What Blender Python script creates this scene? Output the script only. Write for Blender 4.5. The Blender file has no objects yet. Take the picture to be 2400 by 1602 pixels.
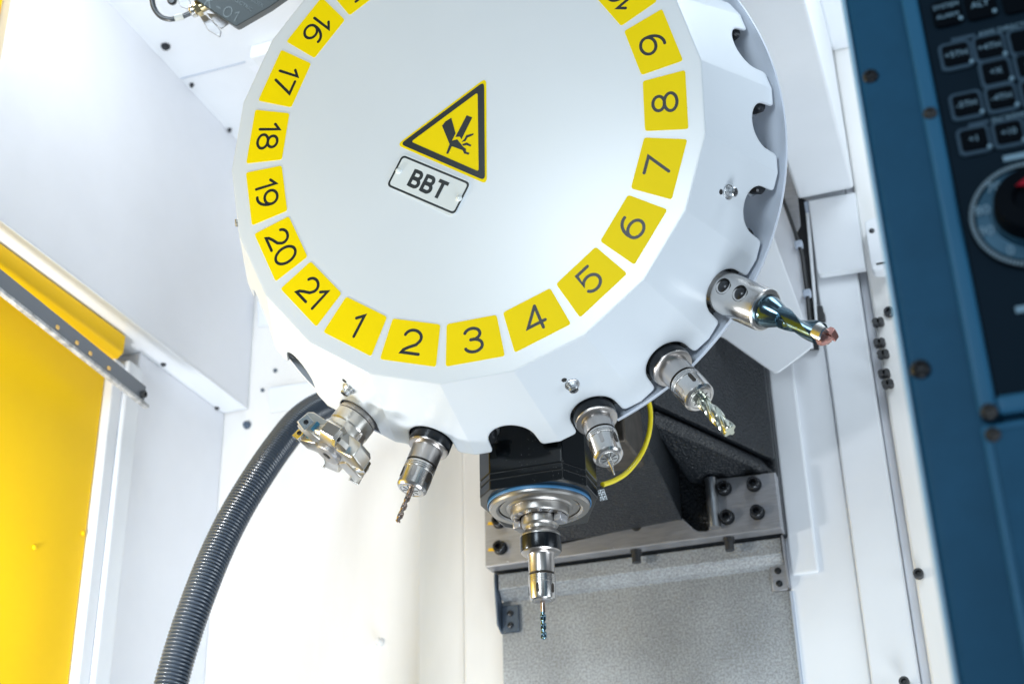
import bpy, bmesh, math, random
from mathutils import Vector, Matrix
random.seed(11)
scene = bpy.context.scene
PI = math.pi

# ------------------------------------------------------------------ camera
FOC, CX, CY = 3297.3, 1200.0, 801.0           # focal length and centre in pixels of the 2400 px photograph
M = Matrix(((0.94089774, -0.17168784, -0.29194986),
            (0.33791894, 0.41770863, 0.84340399),
            (-0.02285223, -0.8922123, 0.45103768)))
CAM = Vector((0.45587938, -1.15158195, -0.87302589))
cd = bpy.data.cameras.new('camera')
cam = bpy.data.objects.new('camera', cd)
scene.collection.objects.link(cam)
r_, u_, b_ = M.col[0], -M.col[1], -M.col[2]
cam.matrix_world = Matrix(((r_[0], u_[0], b_[0], CAM[0]), (r_[1], u_[1], b_[1], CAM[1]),
                           (r_[2], u_[2], b_[2], CAM[2]), (0, 0, 0, 1)))
cd.sensor_fit = 'HORIZONTAL'; cd.sensor_width = 36.0
cd.lens = FOC * 36.0 / 2400.0
cd.clip_start = 0.02; cd.clip_end = 50
cd.dof.use_dof = True; cd.dof.focus_distance = 1.50; cd.dof.aperture_fstop = 5.6
scene.camera = cam

# ------------------------------------------------------------------ world and lamps
w = bpy.data.worlds.new('World'); scene.world = w; w.use_nodes = True
bg = w.node_tree.nodes['Background']
bg.inputs[0].default_value = (0.78, 0.89, 1.0, 1); bg.inputs[1].default_value = 0.15

def area(name, loc, target, size, power, col=(1, 1, 1), size_y=None):
    l = bpy.data.lights.new(name, 'AREA'); l.energy = power; l.color = col
    l.shape = 'RECTANGLE'; l.size = size; l.size_y = size_y or size
    o = bpy.data.objects.new(name, l); scene.collection.objects.link(o)
    o.location = loc
    o.rotation_euler = (Vector(target) - Vector(loc)).to_track_quat('-Z', 'Y').to_euler()
    return o
area('left_work_lamp', (-0.64, -0.05, -0.47), (-0.35, 0.35, -0.05), 0.07, 3.3, (0.97, 0.98, 1.0))
area('front_softbox', (-0.17, -1.95, 0.02), (0.2, 0.04, -0.2), 0.50, 15.0, (0.82, 0.93, 1.0))
area('front_right_fill', (0.9, -1.8, 0.6), (-0.6, 0.3, 0.2), 1.0, 2.5, (0.82, 0.93, 1.0))  # added fill from the front right, only balances the brightness
area('floor_bounce_fill', (0.75, -0.10, -2.2), (-0.3, 0.25, 0.2), 1.0, 28, (0.86, 0.94, 1.0))  # unseen fill added below, stands in for light bounced off the floor
area('side_fill', (3.0, -0.5, -1.0), (-0.6, 0.3, 0.2), 1.6, 25, (0.84, 0.93, 1.0))  # added fill that lifts the left panel and the drum's right facets
area('upper_left_fill', (-0.40, 0.02, 0.53), (-0.62, 0.4, 0.0), 0.25, 1.55, (0.90, 0.95, 1.0))  # fill added out of view to brighten the left side panel
area('upper_right_fill', (0.60, 0.05, 0.45), (0.3, 0.5, -0.1), 0.30, 2.0, (0.82, 0.92, 1.0))  # unseen fill added to lift the guard plate behind the drum

scene.view_settings.view_transform = 'Standard'
scene.view_settings.look = 'None'
scene.view_settings.exposure = 0.22
scene.view_settings.gamma = 1.0
scene.render.engine = 'CYCLES'

# ------------------------------------------------------------------ pixel -> point on a real plane
def ray(px, py):
    return (M @ Vector((px - CX, py - CY, FOC))).normalized()
def at(px, py, ax, val):
    d = ray(px, py); i = 'XYZ'.index(ax)
    return CAM + d * ((val - CAM[i]) / d[i])
def atp(px, py, p0, n):
    d = ray(px, py)
    return CAM + d * ((Vector(p0) - CAM).dot(n) / d.dot(n))
def atd(px, py, depth):
    return CAM + M @ Vector(((px - CX) / FOC * depth, (py - CY) / FOC * depth, depth))
K = 2400 / 2349.0

# ------------------------------------------------------------------ materials
def mat(name, col, rough=0.5, metal=0.0, bump=0.0, bscale=400.0, bdist=0.0006, var=0.0, vscale=30.0, coat=0.0, bev=0.0,
        spec=0.5, coatr=0.12, stretch=None, emit=None, trans=0.0, rvar=0.0, sss=0.0):
    m = bpy.data.materials.new(name); m.use_nodes = True
    nt = m.node_tree; N = nt.nodes; L = nt.links
    p = N['Principled BSDF']
    p.inputs['Base Color'].default_value = (*col, 1)
    p.inputs['Roughness'].default_value = rough
    p.inputs['Metallic'].default_value = metal
    p.inputs['Specular IOR Level'].default_value = spec
    p.inputs['Coat Weight'].default_value = coat
    p.inputs['Coat Roughness'].default_value = coatr
    p.inputs['Transmission Weight'].default_value = trans
    if sss:
        p.inputs['Subsurface Weight'].default_value = sss
        p.inputs['Subsurface Radius'].default_value = (0.004, 0.003, 0.001)
    if emit:
        p.inputs['Emission Color'].default_value = (*emit[0], 1); p.inputs['Emission Strength'].default_value = emit[1]
    tc = N.new('ShaderNodeTexCoord')
    vec = tc.outputs['Object']
    if stretch:
        mp = N.new('ShaderNodeMapping'); mp.inputs['Scale'].default_value = stretch
        L.new(vec, mp.inputs[0]); vec = mp.outputs[0]
    if var or rvar:
        nz = N.new('ShaderNodeTexNoise'); nz.inputs['Scale'].default_value = vscale
        nz.inputs['Detail'].default_value = 6; nz.inputs['Roughness'].default_value = 0.65
        L.new(vec, nz.inputs['Vector'])
        if var:
            rp = N.new('ShaderNodeMapRange'); rp.inputs[1].default_value = 0.3; rp.inputs[2].default_value = 0.7
            rp.inputs[3].default_value = 1 - var; rp.inputs[4].default_value = 1 + var
            L.new(nz.outputs['Fac'], rp.inputs[0])
            mx = N.new('ShaderNodeMix'); mx.data_type = 'RGBA'; mx.blend_type = 'MULTIPLY'
            mx.inputs['Factor'].default_value = 1; mx.inputs['A'].default_value = (*col, 1)
            L.new(rp.outputs[0], mx.inputs['B']); L.new(mx.outputs['Result'], p.inputs['Base Color'])
        if rvar:
            rr = N.new('ShaderNodeMapRange'); rr.inputs[1].default_value = 0.3; rr.inputs[2].default_value = 0.7
            rr.inputs[3].default_value = max(0.02, rough - rvar); rr.inputs[4].default_value = rough + rvar
            L.new(nz.outputs['Fac'], rr.inputs[0]); L.new(rr.outputs[0], p.inputs['Roughness'])
    nrm = None
    if bev:
        bv = N.new('ShaderNodeBevel'); bv.samples = 6; bv.inputs['Radius'].default_value = bev
        nrm = bv.outputs[0]
    if bump:
        n2 = N.new('ShaderNodeTexNoise'); n2.inputs['Scale'].default_value = bscale; n2.inputs['Detail'].default_value = 3
        L.new(vec, n2.inputs['Vector'])
        bp = N.new('ShaderNodeBump'); bp.inputs['Strength'].default_value = bump; bp.inputs['Distance'].default_value = bdist
        L.new(n2.outputs['Fac'], bp.inputs['Height'])
        if nrm: L.new(nrm, bp.inputs['Normal'])
        nrm = bp.outputs[0]
    if nrm: L.new(nrm, p.inputs['Normal'])
    return m

WHITE = mat('white_sheet_paint', (0.80, 0.83, 0.87), 0.40, bump=0.12, bscale=900, var=0.025, vscale=7, rvar=0.10, bev=0.0025)
CREAM = mat('warm_white_paint', (0.82, 0.815, 0.80), 0.42, bump=0.10, bscale=300, var=0.035, vscale=5, rvar=0.10, stretch=(4, 1, .7), bev=0.002)
DRUM = mat('turret_white_paint', (0.725, 0.785, 0.85), 0.30, coat=0.6, coatr=0.30, spec=0.65, rvar=0.025, bump=0.05, bscale=700, var=0.012, vscale=6, bev=0.0035)
LILAC = mat('pale_grey_paint', (0.79, 0.81, 0.86), 0.45, bump=0.14, bscale=700, var=0.03, vscale=6, rvar=0.10, bev=0.002)
GREYP = mat('blue_grey_paint', (0.42, 0.48, 0.58), 0.35, bump=0.04, bscale=600, bev=0.001)
PLATEY = mat('number_plate_yellow', (0.96, 0.745, 0.0), 0.42, spec=0.08, bump=0.02, bscale=500, var=0.02, vscale=20)
INK = mat('black_print', (0.012, 0.018, 0.021), 0.34, spec=0.3, bump=0.12, bscale=2500, var=0.25, vscale=900)
DOORY = mat('yellow_door_paint', (0.95, 0.585, 0.003), 0.42, spec=0.18, bump=0.05, bscale=600, var=0.02, vscale=5, bev=0.003)
STEEL = mat('turned_steel', (0.60, 0.585, 0.57), 0.24, 1.0, rvar=0.04, vscale=12)
NOSEST = mat('ground_nose_steel', (0.42, 0.405, 0.39), 0.34, 1.0, rvar=0.04, vscale=15)
STEELM = mat('satin_steel', (0.48, 0.455, 0.44), 0.31, 1.0, var=0.06, vscale=10)
BRIGHT = mat('bright_steel', (0.70, 0.70, 0.69), 0.24, 1.0)
DARKST = mat('black_oxide_steel', (0.035, 0.038, 0.043), 0.28, 0.6, bump=0.08, bscale=500)
BLACKB = mat('black_flange_band', (0.014, 0.017, 0.021), 0.22, 0.5, bump=0.04, bscale=300)
GROOVE = mat('dark_groove', (0.05, 0.042, 0.035), 0.5, 0.6)
MACH = mat('machined_casting_steel', (0.40, 0.405, 0.43), 0.42, 0.8, bump=0.15, bscale=40, stretch=(2, 1, 30), var=0.16, vscale=18, rvar=0.08)
CAST = mat('black_cast_paint', (0.009, 0.012, 0.016), 0.34, bump=1.0, bscale=260, bdist=0.0032, bev=0.004)
BLUE = mat('blue_seal', (0.06, 0.21, 0.42), 0.35, bump=0.05)
RUB = mat('black_rubber', (0.025, 0.027, 0.030), 0.45, bump=0.1)
HOSEM = mat('hose_plastic', (0.055, 0.072, 0.098), 0.20, spec=0.7)
TUBEY = mat('yellow_tube_plastic', (0.80, 0.66, 0.02), 0.22, sss=0.3)
ZINC = mat('zinc_plate', (0.50, 0.52, 0.54), 0.30, 1.0, bump=0.08, bscale=300, var=0.12, vscale=80)
BRASS = mat('nickel_brass', (0.72, 0.62, 0.38), 0.22, 1.0)
COPPER = mat('coated_carbide', (0.50, 0.25, 0.22), 0.25, 0.9)
TEAL = mat('oiled_drill_steel', (0.11, 0.18, 0.225), 0.17, 1.0, var=0.25, vscale=60, rvar=0.05)
DRILLM = mat('coated_drill', (0.42, 0.34, 0.30), 0.20, 1.0, var=0.25, vscale=120)
ENDM = mat('end_mill_coating', (0.60, 0.63, 0.54), 0.16, 1.0, var=0.22, vscale=90)
GREENST = mat('face_mill_nickel', (0.60, 0.58, 0.545), 0.28, 1.0, var=0.10, vscale=60, bump=0.06, bscale=400)
CONS = mat('console_blue_grey', (0.013, 0.078, 0.158), 0.5, spec=0.10, bump=0.15, bscale=700, var=0.10, vscale=25, bev=0.003)
CONSF = mat('console_frame_blue', (0.022, 0.12, 0.235), 0.42, spec=0.15, bump=0.05, bev=0.003)
CONSK = mat('console_black', (0.001, 0.003, 0.006), 0.6, spec=0.04)
KEYF = mat('key_frame_grey', (0.040, 0.080, 0.125), 0.5, spec=.12)
KEYT = mat('key_legend', (0.16, 0.30, 0.42), 0.5)
REDM = mat('dial_red', (0.30, 0.006, 0.02), 0.5, spec=.1)
TAG = mat('white_tag', (0.72, 0.78, 0.82), 0.5)
SWITCH = mat('switch_plate', (0.040, 0.055, 0.064), 0.38, 0.3, bump=0.15, bscale=700)
GAPSHADE = mat('dark_gap', (0.012, 0.013, 0.015), 0.6)  # near-black colour paints the shade inside holes, slots and gaps
OILB = mat('blued_steel_bracket', (0.085, 0.115, 0.16), 0.42, 0.6, var=0.25, vscale=25)
RIV = mat('plastic_rivet', (0.80, 0.86, 0.88), 0.15, coat=0.5)
FILM = mat('clear_plate_plastic', (0.83, 0.89, 0.91), 0.08, coat=1.0, spec=0.7)

def galvanised():
    m = mat('galvanised_sheet', (0.3, 0.3, 0.3), 0.45, 0.2)
    nt = m.node_tree; N = nt.nodes; L = nt.links; p = N['Principled BSDF']
    tc = N.new('ShaderNodeTexCoord')
    n1 = N.new('ShaderNodeTexNoise'); n1.inputs['Scale'].default_value = 330; n1.inputs['Detail'].default_value = 6; n1.inputs['Roughness'].default_value = 0.7
    n2 = N.new('ShaderNodeTexNoise'); n2.inputs['Scale'].default_value = 9; n2.inputs['Detail'].default_value = 3
    for n in (n1, n2): L.new(tc.outputs['Object'], n.inputs['Vector'])
    cr = N.new('ShaderNodeValToRGB')
    cr.color_ramp.elements[0].position = 0.40; cr.color_ramp.elements[0].color = (0.235, 0.24, 0.25, 1)
    cr.color_ramp.elements[1].position = 0.62; cr.color_ramp.elements[1].color = (0.41, 0.45, 0.485, 1)
    L.new(n1.outputs['Fac'], cr.inputs[0])
    mx = N.new('ShaderNodeMix'); mx.data_type = 'RGBA'; mx.blend_type = 'MULTIPLY'; mx.inputs['Factor'].default_value = 0.5
    L.new(cr.outputs[0], mx.inputs['A'])
    mr = N.new('ShaderNodeMapRange'); mr.inputs[1].default_value = 0.3; mr.inputs[2].default_value = 0.7; mr.inputs[3].default_value = 0.6; mr.inputs[4].default_value = 1.3
    L.new(n2.outputs['Fac'], mr.inputs[0]); L.new(mr.outputs[0], mx.inputs['B'])
    L.new(mx.outputs['Result'], p.inputs['Base Color'])
    return m
GALV = galvanised()
def dusty_black():
    m = mat('dusty_black_gloss', (0.006, 0.008, 0.010), 0.10, spec=0.4, bev=0.0012)
    nt = m.node_tree; N = nt.nodes; L = nt.links; p = N['Principled BSDF']
    tc = N.new('ShaderNodeTexCoord')
    v = N.new('ShaderNodeTexVoronoi'); v.inputs['Scale'].default_value = 320; L.new(tc.outputs['Object'], v.inputs['Vector'])
    lt = N.new('ShaderNodeMath'); lt.operation = 'LESS_THAN'; lt.inputs[1].default_value = 0.09; L.new(v.outputs['Distance'], lt.inputs[0])
    nz = N.new('ShaderNodeTexNoise'); nz.inputs['Scale'].default_value = 40; L.new(tc.outputs['Object'], nz.inputs['Vector'])
    gt = N.new('ShaderNodeMath'); gt.operation = 'GREATER_THAN'; gt.inputs[1].default_value = 0.54; L.new(nz.outputs['Fac'], gt.inputs[0])
    mu = N.new('ShaderNodeMath'); mu.operation = 'MULTIPLY'; L.new(lt.outputs[0], mu.inputs[0]); L.new(gt.outputs[0], mu.inputs[1])
    mx = N.new('ShaderNodeMix'); mx.data_type = 'RGBA'; L.new(mu.outputs[0], mx.inputs['Factor'])
    mx.inputs['A'].default_value = (0.005, 0.007, 0.009, 1); mx.inputs['B'].default_value = (0.22, 0.23, 0.23, 1)
    L.new(mx.outputs['Result'], p.inputs['Base Color'])
    return m
GLOSSK = dusty_black()

# ------------------------------------------------------------------ mesh building
class MB:
    def __init__(s): s.v = []; s.f = []
    def add(s, vs, fs):
        o = len(s.v); s.v += [Vector(v) for v in vs]; s.f += [[i + o for i in f] for f in fs]; return s
    def box(s, x0, x1, y0, y1, z0, z1, mt=None):
        vs = [Vector((x, y, z)) for z in (z0, z1) for y in (y0, y1) for x in (x0, x1)]
        if mt: vs = [mt @ v for v in vs]
        return s.add(vs, [(0, 2, 3, 1), (4, 5, 7, 6), (0, 1, 5, 4), (2, 6, 7, 3), (0, 4, 6, 2), (1, 3, 7, 5)])
    def prism(s, pts, off):
        n = len(pts); off = Vector(off); pts = [Vector(p) for p in pts]
        return s.add(pts + [p + off for p in pts], [list(range(n)), list(range(2 * n - 1, n - 1, -1))] +
                     [(i, (i + 1) % n, n + (i + 1) % n, n + i) for i in range(n)])
    def lathe(s, prof, seg=48, mt=None, cap0=True, cap1=True, a0=0.0, a1=2 * PI):
        full = abs(a1 - a0 - 2 * PI) < 1e-6
        na = seg if full else seg + 1
        vs = []
        for r, z in prof:
            for i in range(na):
                a = a0 + (a1 - a0) * i / seg
                vs.append(Vector((r * math.cos(a), r * math.sin(a), z)))
        if mt: vs = [mt @ v for v in vs]
        fs = []
        for j in range(len(prof) - 1):
            for i in range(seg):
                i2 = (i + 1) % na
                fs.append((j * na + i, j * na + i2, (j + 1) * na + i2, (j + 1) * na + i))
        if full and cap0: fs.append(list(range(na - 1, -1, -1)))
        if full and cap1: fs.append([(len(prof) - 1) * na + i for i in range(na)])
        return s.add(vs, fs)
    def cyl(s, p0, p1, r, seg=24, r1=None):
        p0 = Vector(p0); p1 = Vector(p1); d = p1 - p0
        mt = Matrix.Translation(p0) @ d.to_track_quat('Z', 'Y').to_matrix().to_4x4()
        return s.lathe([(r, 0), (r if r1 is None else r1, d.length)], seg, mt)
    def tube(s, path, rad, seg=16, cap=True):
        n = len(path); path = [Vector(p) for p in path]
        vs = []; up = None
        for i, p in enumerate(path):
            t = (path[min(i + 1, n - 1)] - path[max(i - 1, 0)]).normalized()
            if up is None:
                up = t.orthogonal().normalized()
            up = (up - t * up.dot(t)).normalized(); si = t.cross(up)
            r = rad(i) if callable(rad) else rad
            for k in range(seg):
                a = 2 * PI * k / seg
                vs.append(p + (up * math.cos(a) + si * math.sin(a)) * r)
        fs = [(i * seg + k, i * seg + (k + 1) % seg, (i + 1) * seg + (k + 1) % seg, (i + 1) * seg + k)
              for i in range(n - 1) for k in range(seg)]
        if cap: fs += [list(range(seg - 1, -1, -1)), [(n - 1) * seg + k for k in range(seg)]]
        return s.add(vs, fs)
    def hull(s, pts):
        bm = bmesh.new()
        for p in pts: bm.verts.new(p)
        bmesh.ops.convex_hull(bm, input=bm.verts)
        bm.verts.index_update()
        vs = [v.co.copy() for v in bm.verts]; fs = [[v.index for v in f.verts] for f in bm.faces]
        bm.free()
        return s.add(vs, fs)
    def build(s, name, m, parent=None, smooth=35, bevel=0.0, seg=2, fix=True):
        me = bpy.data.meshes.new(name)
        me.from_pydata([tuple(v) for v in s.v], [], s.f)
        if fix:
            bm = bmesh.new(); bm.from_mesh(me)
            bmesh.ops.remove_doubles(bm, verts=bm.verts, dist=2e-6)
            bmesh.ops.recalc_face_normals(bm, faces=bm.faces); bm.to_mesh(me); bm.free()
        if smooth:
            me.polygons.foreach_set('use_smooth', [True] * len(me.polygons))
            me.set_sharp_from_angle(angle=math.radians(smooth))
        me.materials.append(m)
        o = bpy.data.objects.new(name, me); scene.collection.objects.link(o)
        if parent: o.parent = parent
        if bevel:
            b = o.modifiers.new('bevel', 'BEVEL'); b.width = bevel; b.segments = seg; b.limit_method = 'ANGLE'
            b.angle_limit = math.radians(40); b.harden_normals = False
        return o
def shared(name, src, parent, mt):
    o = bpy.data.objects.new(name, src.data); scene.collection.objects.link(o); o.parent = parent; o.matrix_basis = mt
    for md in src.modifiers:
        if md.type == 'BEVEL':
            b = o.modifiers.new('bevel', 'BEVEL'); b.width = md.width; b.segments = md.segments; b.limit_method = 'ANGLE'; b.angle_limit = md.angle_limit
    return o
def tag(o, label=None, cat=None, group=None, kind=None):
    if label: o['label'] = label
    if cat: o['category'] = cat
    if group: o['group'] = group
    if kind: o['kind'] = kind
    return o
def empty(name, mt, label, cat, group=None):
    o = bpy.data.objects.new(name, None); scene.collection.objects.link(o)
    o.empty_display_size = 0.05; o.matrix_world = mt if isinstance(mt, Matrix) else Matrix.Translation(Vector(mt))
    tag(o, label, cat, group); return o
def frame(origin, z, xhint=(1, 0, 0)):
    z = Vector(z).normalized(); x = Vector(xhint); x = (x - z * x.dot(z)).normalized(); y = z.cross(x)
    return Matrix(((x[0], y[0], z[0], origin[0]), (x[1], y[1], z[1], origin[1]), (x[2], y[2], z[2], origin[2]), (0, 0, 0, 1)))
def spline(pts, n):
    out = []; pts = [Vector(p) for p in pts]; P = [pts[0] * 2 - pts[1]] + pts + [pts[-1] * 2 - pts[-2]]
    for i in range(1, len(P) - 2):
        for j in range(n):
            t = j / n; a, b, c, d = P[i - 1], P[i], P[i + 1], P[i + 2]
            out.append(0.5 * ((2 * b) + (c - a) * t + (2 * a - 5 * b + 4 * c - d) * t * t + (3 * b - a - 3 * c + d) * t ** 3))
    out.append(pts[-1]); return out
def roundpoly(pts, r, n=5):
    """round the corners of a 2-D polygon"""
    out = []; m = len(pts)
    for i in range(m):
        p = Vector(pts[i]); a = Vector(pts[i - 1]) - p; b = Vector(pts[(i + 1) % m]) - p
        rr = r[i] if isinstance(r, (list, tuple)) else r
        if rr <= 0: out.append(p); continue
        la, lb = a.length, b.length; a.normalize(); b.normalize()
        t = min(rr, la * .48, lb * .48)
        p0 = p + a * t; p1 = p + b * t
        for j in range(n + 1):
            s = j / n; out.append(p0 * (1 - s) ** 2 + p * 2 * s * (1 - s) + p1 * s * s)
    return out
def bolt(name, p, n, parent, r=0.008, h=0.009, m=None, washer=0.0):
    """socket head cap screw standing on a surface, in the parent's space"""
    mb = MB(); mt = frame(p, n, (0.31, 0.2, 0.9))
    z0 = 0.0
    if washer: mb.lathe([(r * washer, -0.001), (r * washer, 0.0016), (r * 0.9, 0.0018)], 24, mt); z0 = 0.0016
    mb.lathe([(r, z0 - 0.002), (r, z0 + h - r * .12), (r * .9, z0 + h), (r * .56, z0 + h)], 24, mt, cap0=True, cap1=False)
    mb.lathe([(r * .56, z0 + h), (r * .52, z0 + h * .4)], 6, mt, cap0=False, cap1=True)
    return mb.build(name, m or DARKST, parent, smooth=30)
def dot(name, p, n, parent, r=0.004, h=0.003, m=None):
    return MB().lathe([(r, -0.002), (r, h * .5), (r * .7, h)], 16, frame(p, n, (0.3, 0.2, 0.9))).build(name, m or DARKST, parent)

# strokes for flat print --------------------------------------------------------
def stroke(mb, pts, wd, z, closed=False, caps=True, tf=None):
    pts = [Vector((p[0], p[1])) for p in pts]; n = len(pts); L = []; R = []
    for i in range(n):
        if closed: a, b = pts[i - 1], pts[(i + 1) % n]
        else: a, b = pts[max(i - 1, 0)], pts[min(i + 1, n - 1)]
        t0 = (pts[i] - a); t1 = (b - pts[i])
        if t0.length < 1e-9: t0 = t1
        if t1.length < 1e-9: t1 = t0
        t0.normalize(); t1.normalize(); t = (t0 + t1)
        t = t.normalized() if t.length > 1e-6 else t1
        nn = Vector((-t.y, t.x)); c = max(0.45, nn.dot(Vector((-t1.y, t1.x))))
        L.append(pts[i] + nn * (wd / 2 / c)); R.append(pts[i] - nn * (wd / 2 / c))
    V = []; Fc = []
    for a, b in zip(L, R): V += [a, b]
    m = n if closed else n - 1
    for i in range(m):
        j = (i + 1) % n; Fc.append((2 * i, 2 * i + 1, 2 * j + 1, 2 * j))
    if caps and not closed:
        for e, i, nx in ((0, 0, 1), (1, n - 1, n - 2)):
            d = (pts[i] - pts[nx]).normalized(); a0 = math.atan2(d.y, d.x); base = len(V)
            V += [pts[i] + Vector((math.cos(a0 - PI / 2 + PI * k / 8), math.sin(a0 - PI / 2 + PI * k / 8))) * wd / 2 for k in range(9)]
            Fc.append(list(range(base, base + 9)))
    tf = tf or (lambda x, y, z: Vector((x, y, z)))
    mb.add([tf(v.x, v.y, z) for v in V], Fc)
def arc(cx, cy, rx, ry, a0, a1, n=20):
    return [(cx + rx * math.cos(math.radians(a0 + (a1 - a0) * i / n)), cy + ry * math.sin(math.radians(a0 + (a1 - a0) * i / n))) for i in range(n + 1)]
DIG = {  # height 0..1, width about 0.8
    '0': [('c', arc(.42, .5, .40, .48, 0, 354, 36))],
    '1': [('o', [(.02, .74), (.30, .97), (.30, .03)])],
    '2': [('o', arc(.40, .68, .36, .29, 165, -25, 18) + [(.60, .40), (.30, .26), (.10, .14), (.03, .03), (.04, .03), (.78, .03)])],
    '3': [('o', arc(.38, .74, .32, .23, 160, -75, 16) + [(.30, .52)]), ('o', [(.30, .52), (.42, .53)] + arc(.40, .27, .36, .25, 72, -160, 20))],
    '4': [('o', [(.60, .03), (.60, .97)]), ('o', [(.60, .97), (.03, .27), (.78, .27)])],
    '5': [('o', [(.70, .97), (.14, .97), (.10, .50)] + arc(.40, .34, .36, .31, 140, -150, 24))],
    '6': [('c', arc(.41, .33, .36, .30, 0, 350, 30)), ('o', arc(.53, .40, .48, .57, 184, 82, 14))],
    '7': [('o', [(.04, .97), (.72, .97), (.26, .03)])],
    '8': [('c', arc(.40, .74, .30, .23, 0, 350, 28)), ('c', arc(.40, .27, .37, .25, 0, 350, 30))],
    '9': [('c', arc(.39, .67, .36, .30, 0, 350, 30)), ('o', arc(.27, .60, .48, .57, 4, -98, 14))],
    '-': [('o', [(.08, .45), (.48, .45)])],
    'K': [('o', [(.05, .03), (.05, .97)]), ('o', [(.68, .97), (.06, .42)]), ('o', [(.24, .58), (.72, .03)])],
    'X': [('o', [(.05, .97), (.70, .03)]), ('o', [(.70, .97), (.05, .03)])],
    'B': [('o', [(.10, .02), (.10, .98)]), ('o', [(.10, .90), (.45, .90)] + arc(.45, .71, .22, .19, 80, -80, 10) + [(.10, .52)]),
          ('o', [(.12, .50), (.48, .50)] + arc(.47, .29, .26, .205, 80, -80, 10) + [(.10, .10)])],
    'T': [('o', [(.02, .91), (.78, .91)]), ('o', [(.40, .91), (.40, .0)])],
}
DW = {'1': .36, '-': .56, 'B': .78}
def text_strokes(mb, txt, h, wsc, wd, z, tf, caps=True, gap=.22):
    W = sum(DW.get(c, .80) for c in txt) * h * wsc + (len(txt) - 1) * gap * h * wsc
    x = -W / 2; q = 0
    for c in txt:
        for kind, pts in DIG[c]:
            stroke(mb, [(x + px * h * wsc, (py - .5) * h) for px, py in pts], wd, z + q * 0.00003, kind == 'c', caps, tf); q += 1
        x += (DW.get(c, .80) + gap) * h * wsc
def font_mesh(name, txt, size, m, parent, mt, extrude=0.0002, squeeze=1.0):
    cu = bpy.data.curves.new(name, 'FONT'); cu.body = txt; cu.size = size; cu.extrude = extrude
    cu.align_x = 'CENTER'; cu.align_y = 'CENTER'; cu.resolution_u = 3
    t = bpy.data.objects.new(name, cu); scene.collection.objects.link(t)
    dg = bpy.context.evaluated_depsgraph_get()
    me = bpy.data.meshes.new_from_object(t.evaluated_get(dg)); bpy.data.objects.remove(t)
    me.name = name; me.materials.clear(); me.materials.append(m)
    o = bpy.data.objects.new(name, me); scene.collection.objects.link(o); o.parent = parent; o.matrix_basis = mt
    o.scale.x *= squeeze
    return o

# ================================================================== SETTING: the inside of the machine
def Q(x, y, ax, v): return at(x * K, y * K, ax, v)          # 2349-px reading of the photograph
ZB = 0.092
# --- side wall at the left
sw = MB().box(-0.735, -0.660, 0.035, 0.719, ZB, 0.573).build('side_wall', LILAC, None, bevel=0.0015)
tag(sw, 'pale grey upper side panel of the enclosure at the left', kind='structure')
MB().box(-0.760, -0.703, 0.468, 0.719, -1.0, ZB - 0.0015).build('lower_panel', LILAC, sw, bevel=0.001)
MB().box(-0.760, -0.693, 0.430, 0.468, -1.0, 0.060).build('door_post', WHITE, sw, bevel=0.004, seg=3)
MB().box(-0.760, -0.699, 0.404, 0.4295, -1.0, 0.052).build('door_post_strip', WHITE, sw, bevel=0.003, seg=3)
MB().box(-0.735, -0.6572, 0.045, 0.716, ZB - 0.001, ZB + 0.0012).build('panel_lip', WHITE, sw, bevel=0.0005)
for x, y in ((375, 835), (497, 935)): dot('screw', Q(x, y, 'Z', ZB - 0.0015), (0, 0, -1), sw, 0.0042)
for x, y in ((285, 1125), (255, 1343), (255, 1357), (305, 960)): dot('screw', Q(x, y, 'X', -0.703), (1, 0, 0), sw, 0.0022)

# --- ceiling
ce = MB().box(-0.663, 0.9, -0.10, 0.73, 0.570, 0.60).build('ceiling', WHITE, None)
tag(ce, 'white ceiling sheet of the enclosure above the turret', kind='structure')
for x, y, r in ((380, 105, .0075), (440, 193, .0038), (527, 296, .0034)):
    dot('bolt', Q(x, y, 'Z', 0.570), (0, 0, -1), ce, r, 0.006)
a, b = Q(415, 180, 'Z', 0.570), Q(562, 140, 'Z', 0.570)
MB().box(a.x, b.x, a.y - 0.0008, a.y + 0.0008, 0.5685, 0.5745).build('seam', GREYP, ce)
# cover box let down from the ceiling behind the drum
c0 = Q(572, 133, 'Z', 0.545)
MB().box(c0.x, 0.10, c0.y, c0.y + 0.12, 0.545, 0.5695).build('cover_lip', WHITE, ce, bevel=0.002)
MB().box(c0.x + 0.006, 0.10, c0.y - 0.10, c0.y - 0.004, 0.47, 0.5695).build('hidden_cover', WHITE, ce, bevel=0.002) if False else None

# --- back wall
bw = MB().box(-0.76, -0.345, 0.720, 0.76, -1.0, 0.569).build('back_wall', CREAM, None)
tag(bw, 'white back wall of the enclosure either side of the column', kind='structure')
MB().box(-0.3445, -0.270, 0.706, 0.7595, -1.0, 0.569).build('folded_panel', CREAM, bw, bevel=0.004, seg=3)
MB().box(-0.2695, -0.150, 0.700, 0.7595, -1.0, 0.569).build('folded_panel', CREAM, bw, bevel=0.004, seg=3)
MB().box(0.202, 0.290, 0.684, 0.7595, -1.0, 0.569).build('folded_panel', WHITE, bw, bevel=0.003, seg=3)
MB().box(0.2905, 0.350, 0.677, 0.7595, -1.0, 0.569).build('folded_panel', WHITE, bw, bevel=0.003, seg=3)
MB().box(0.3505, 0.363, 0.690, 0.7595, -1.0, 0.569).build('folded_panel', LILAC, bw, bevel=0.003, seg=3)
MB().box(0.3635, 0.90, 0.668, 0.7595, -1.0, 0.569).build('folded_panel', CREAM, bw, bevel=0.004, seg=3)
MB().box(0.207, 0.243, 0.677, 0.684, -0.315, 0.0).build('trim_strip', WHITE, bw, bevel=0.003, seg=3)
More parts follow.
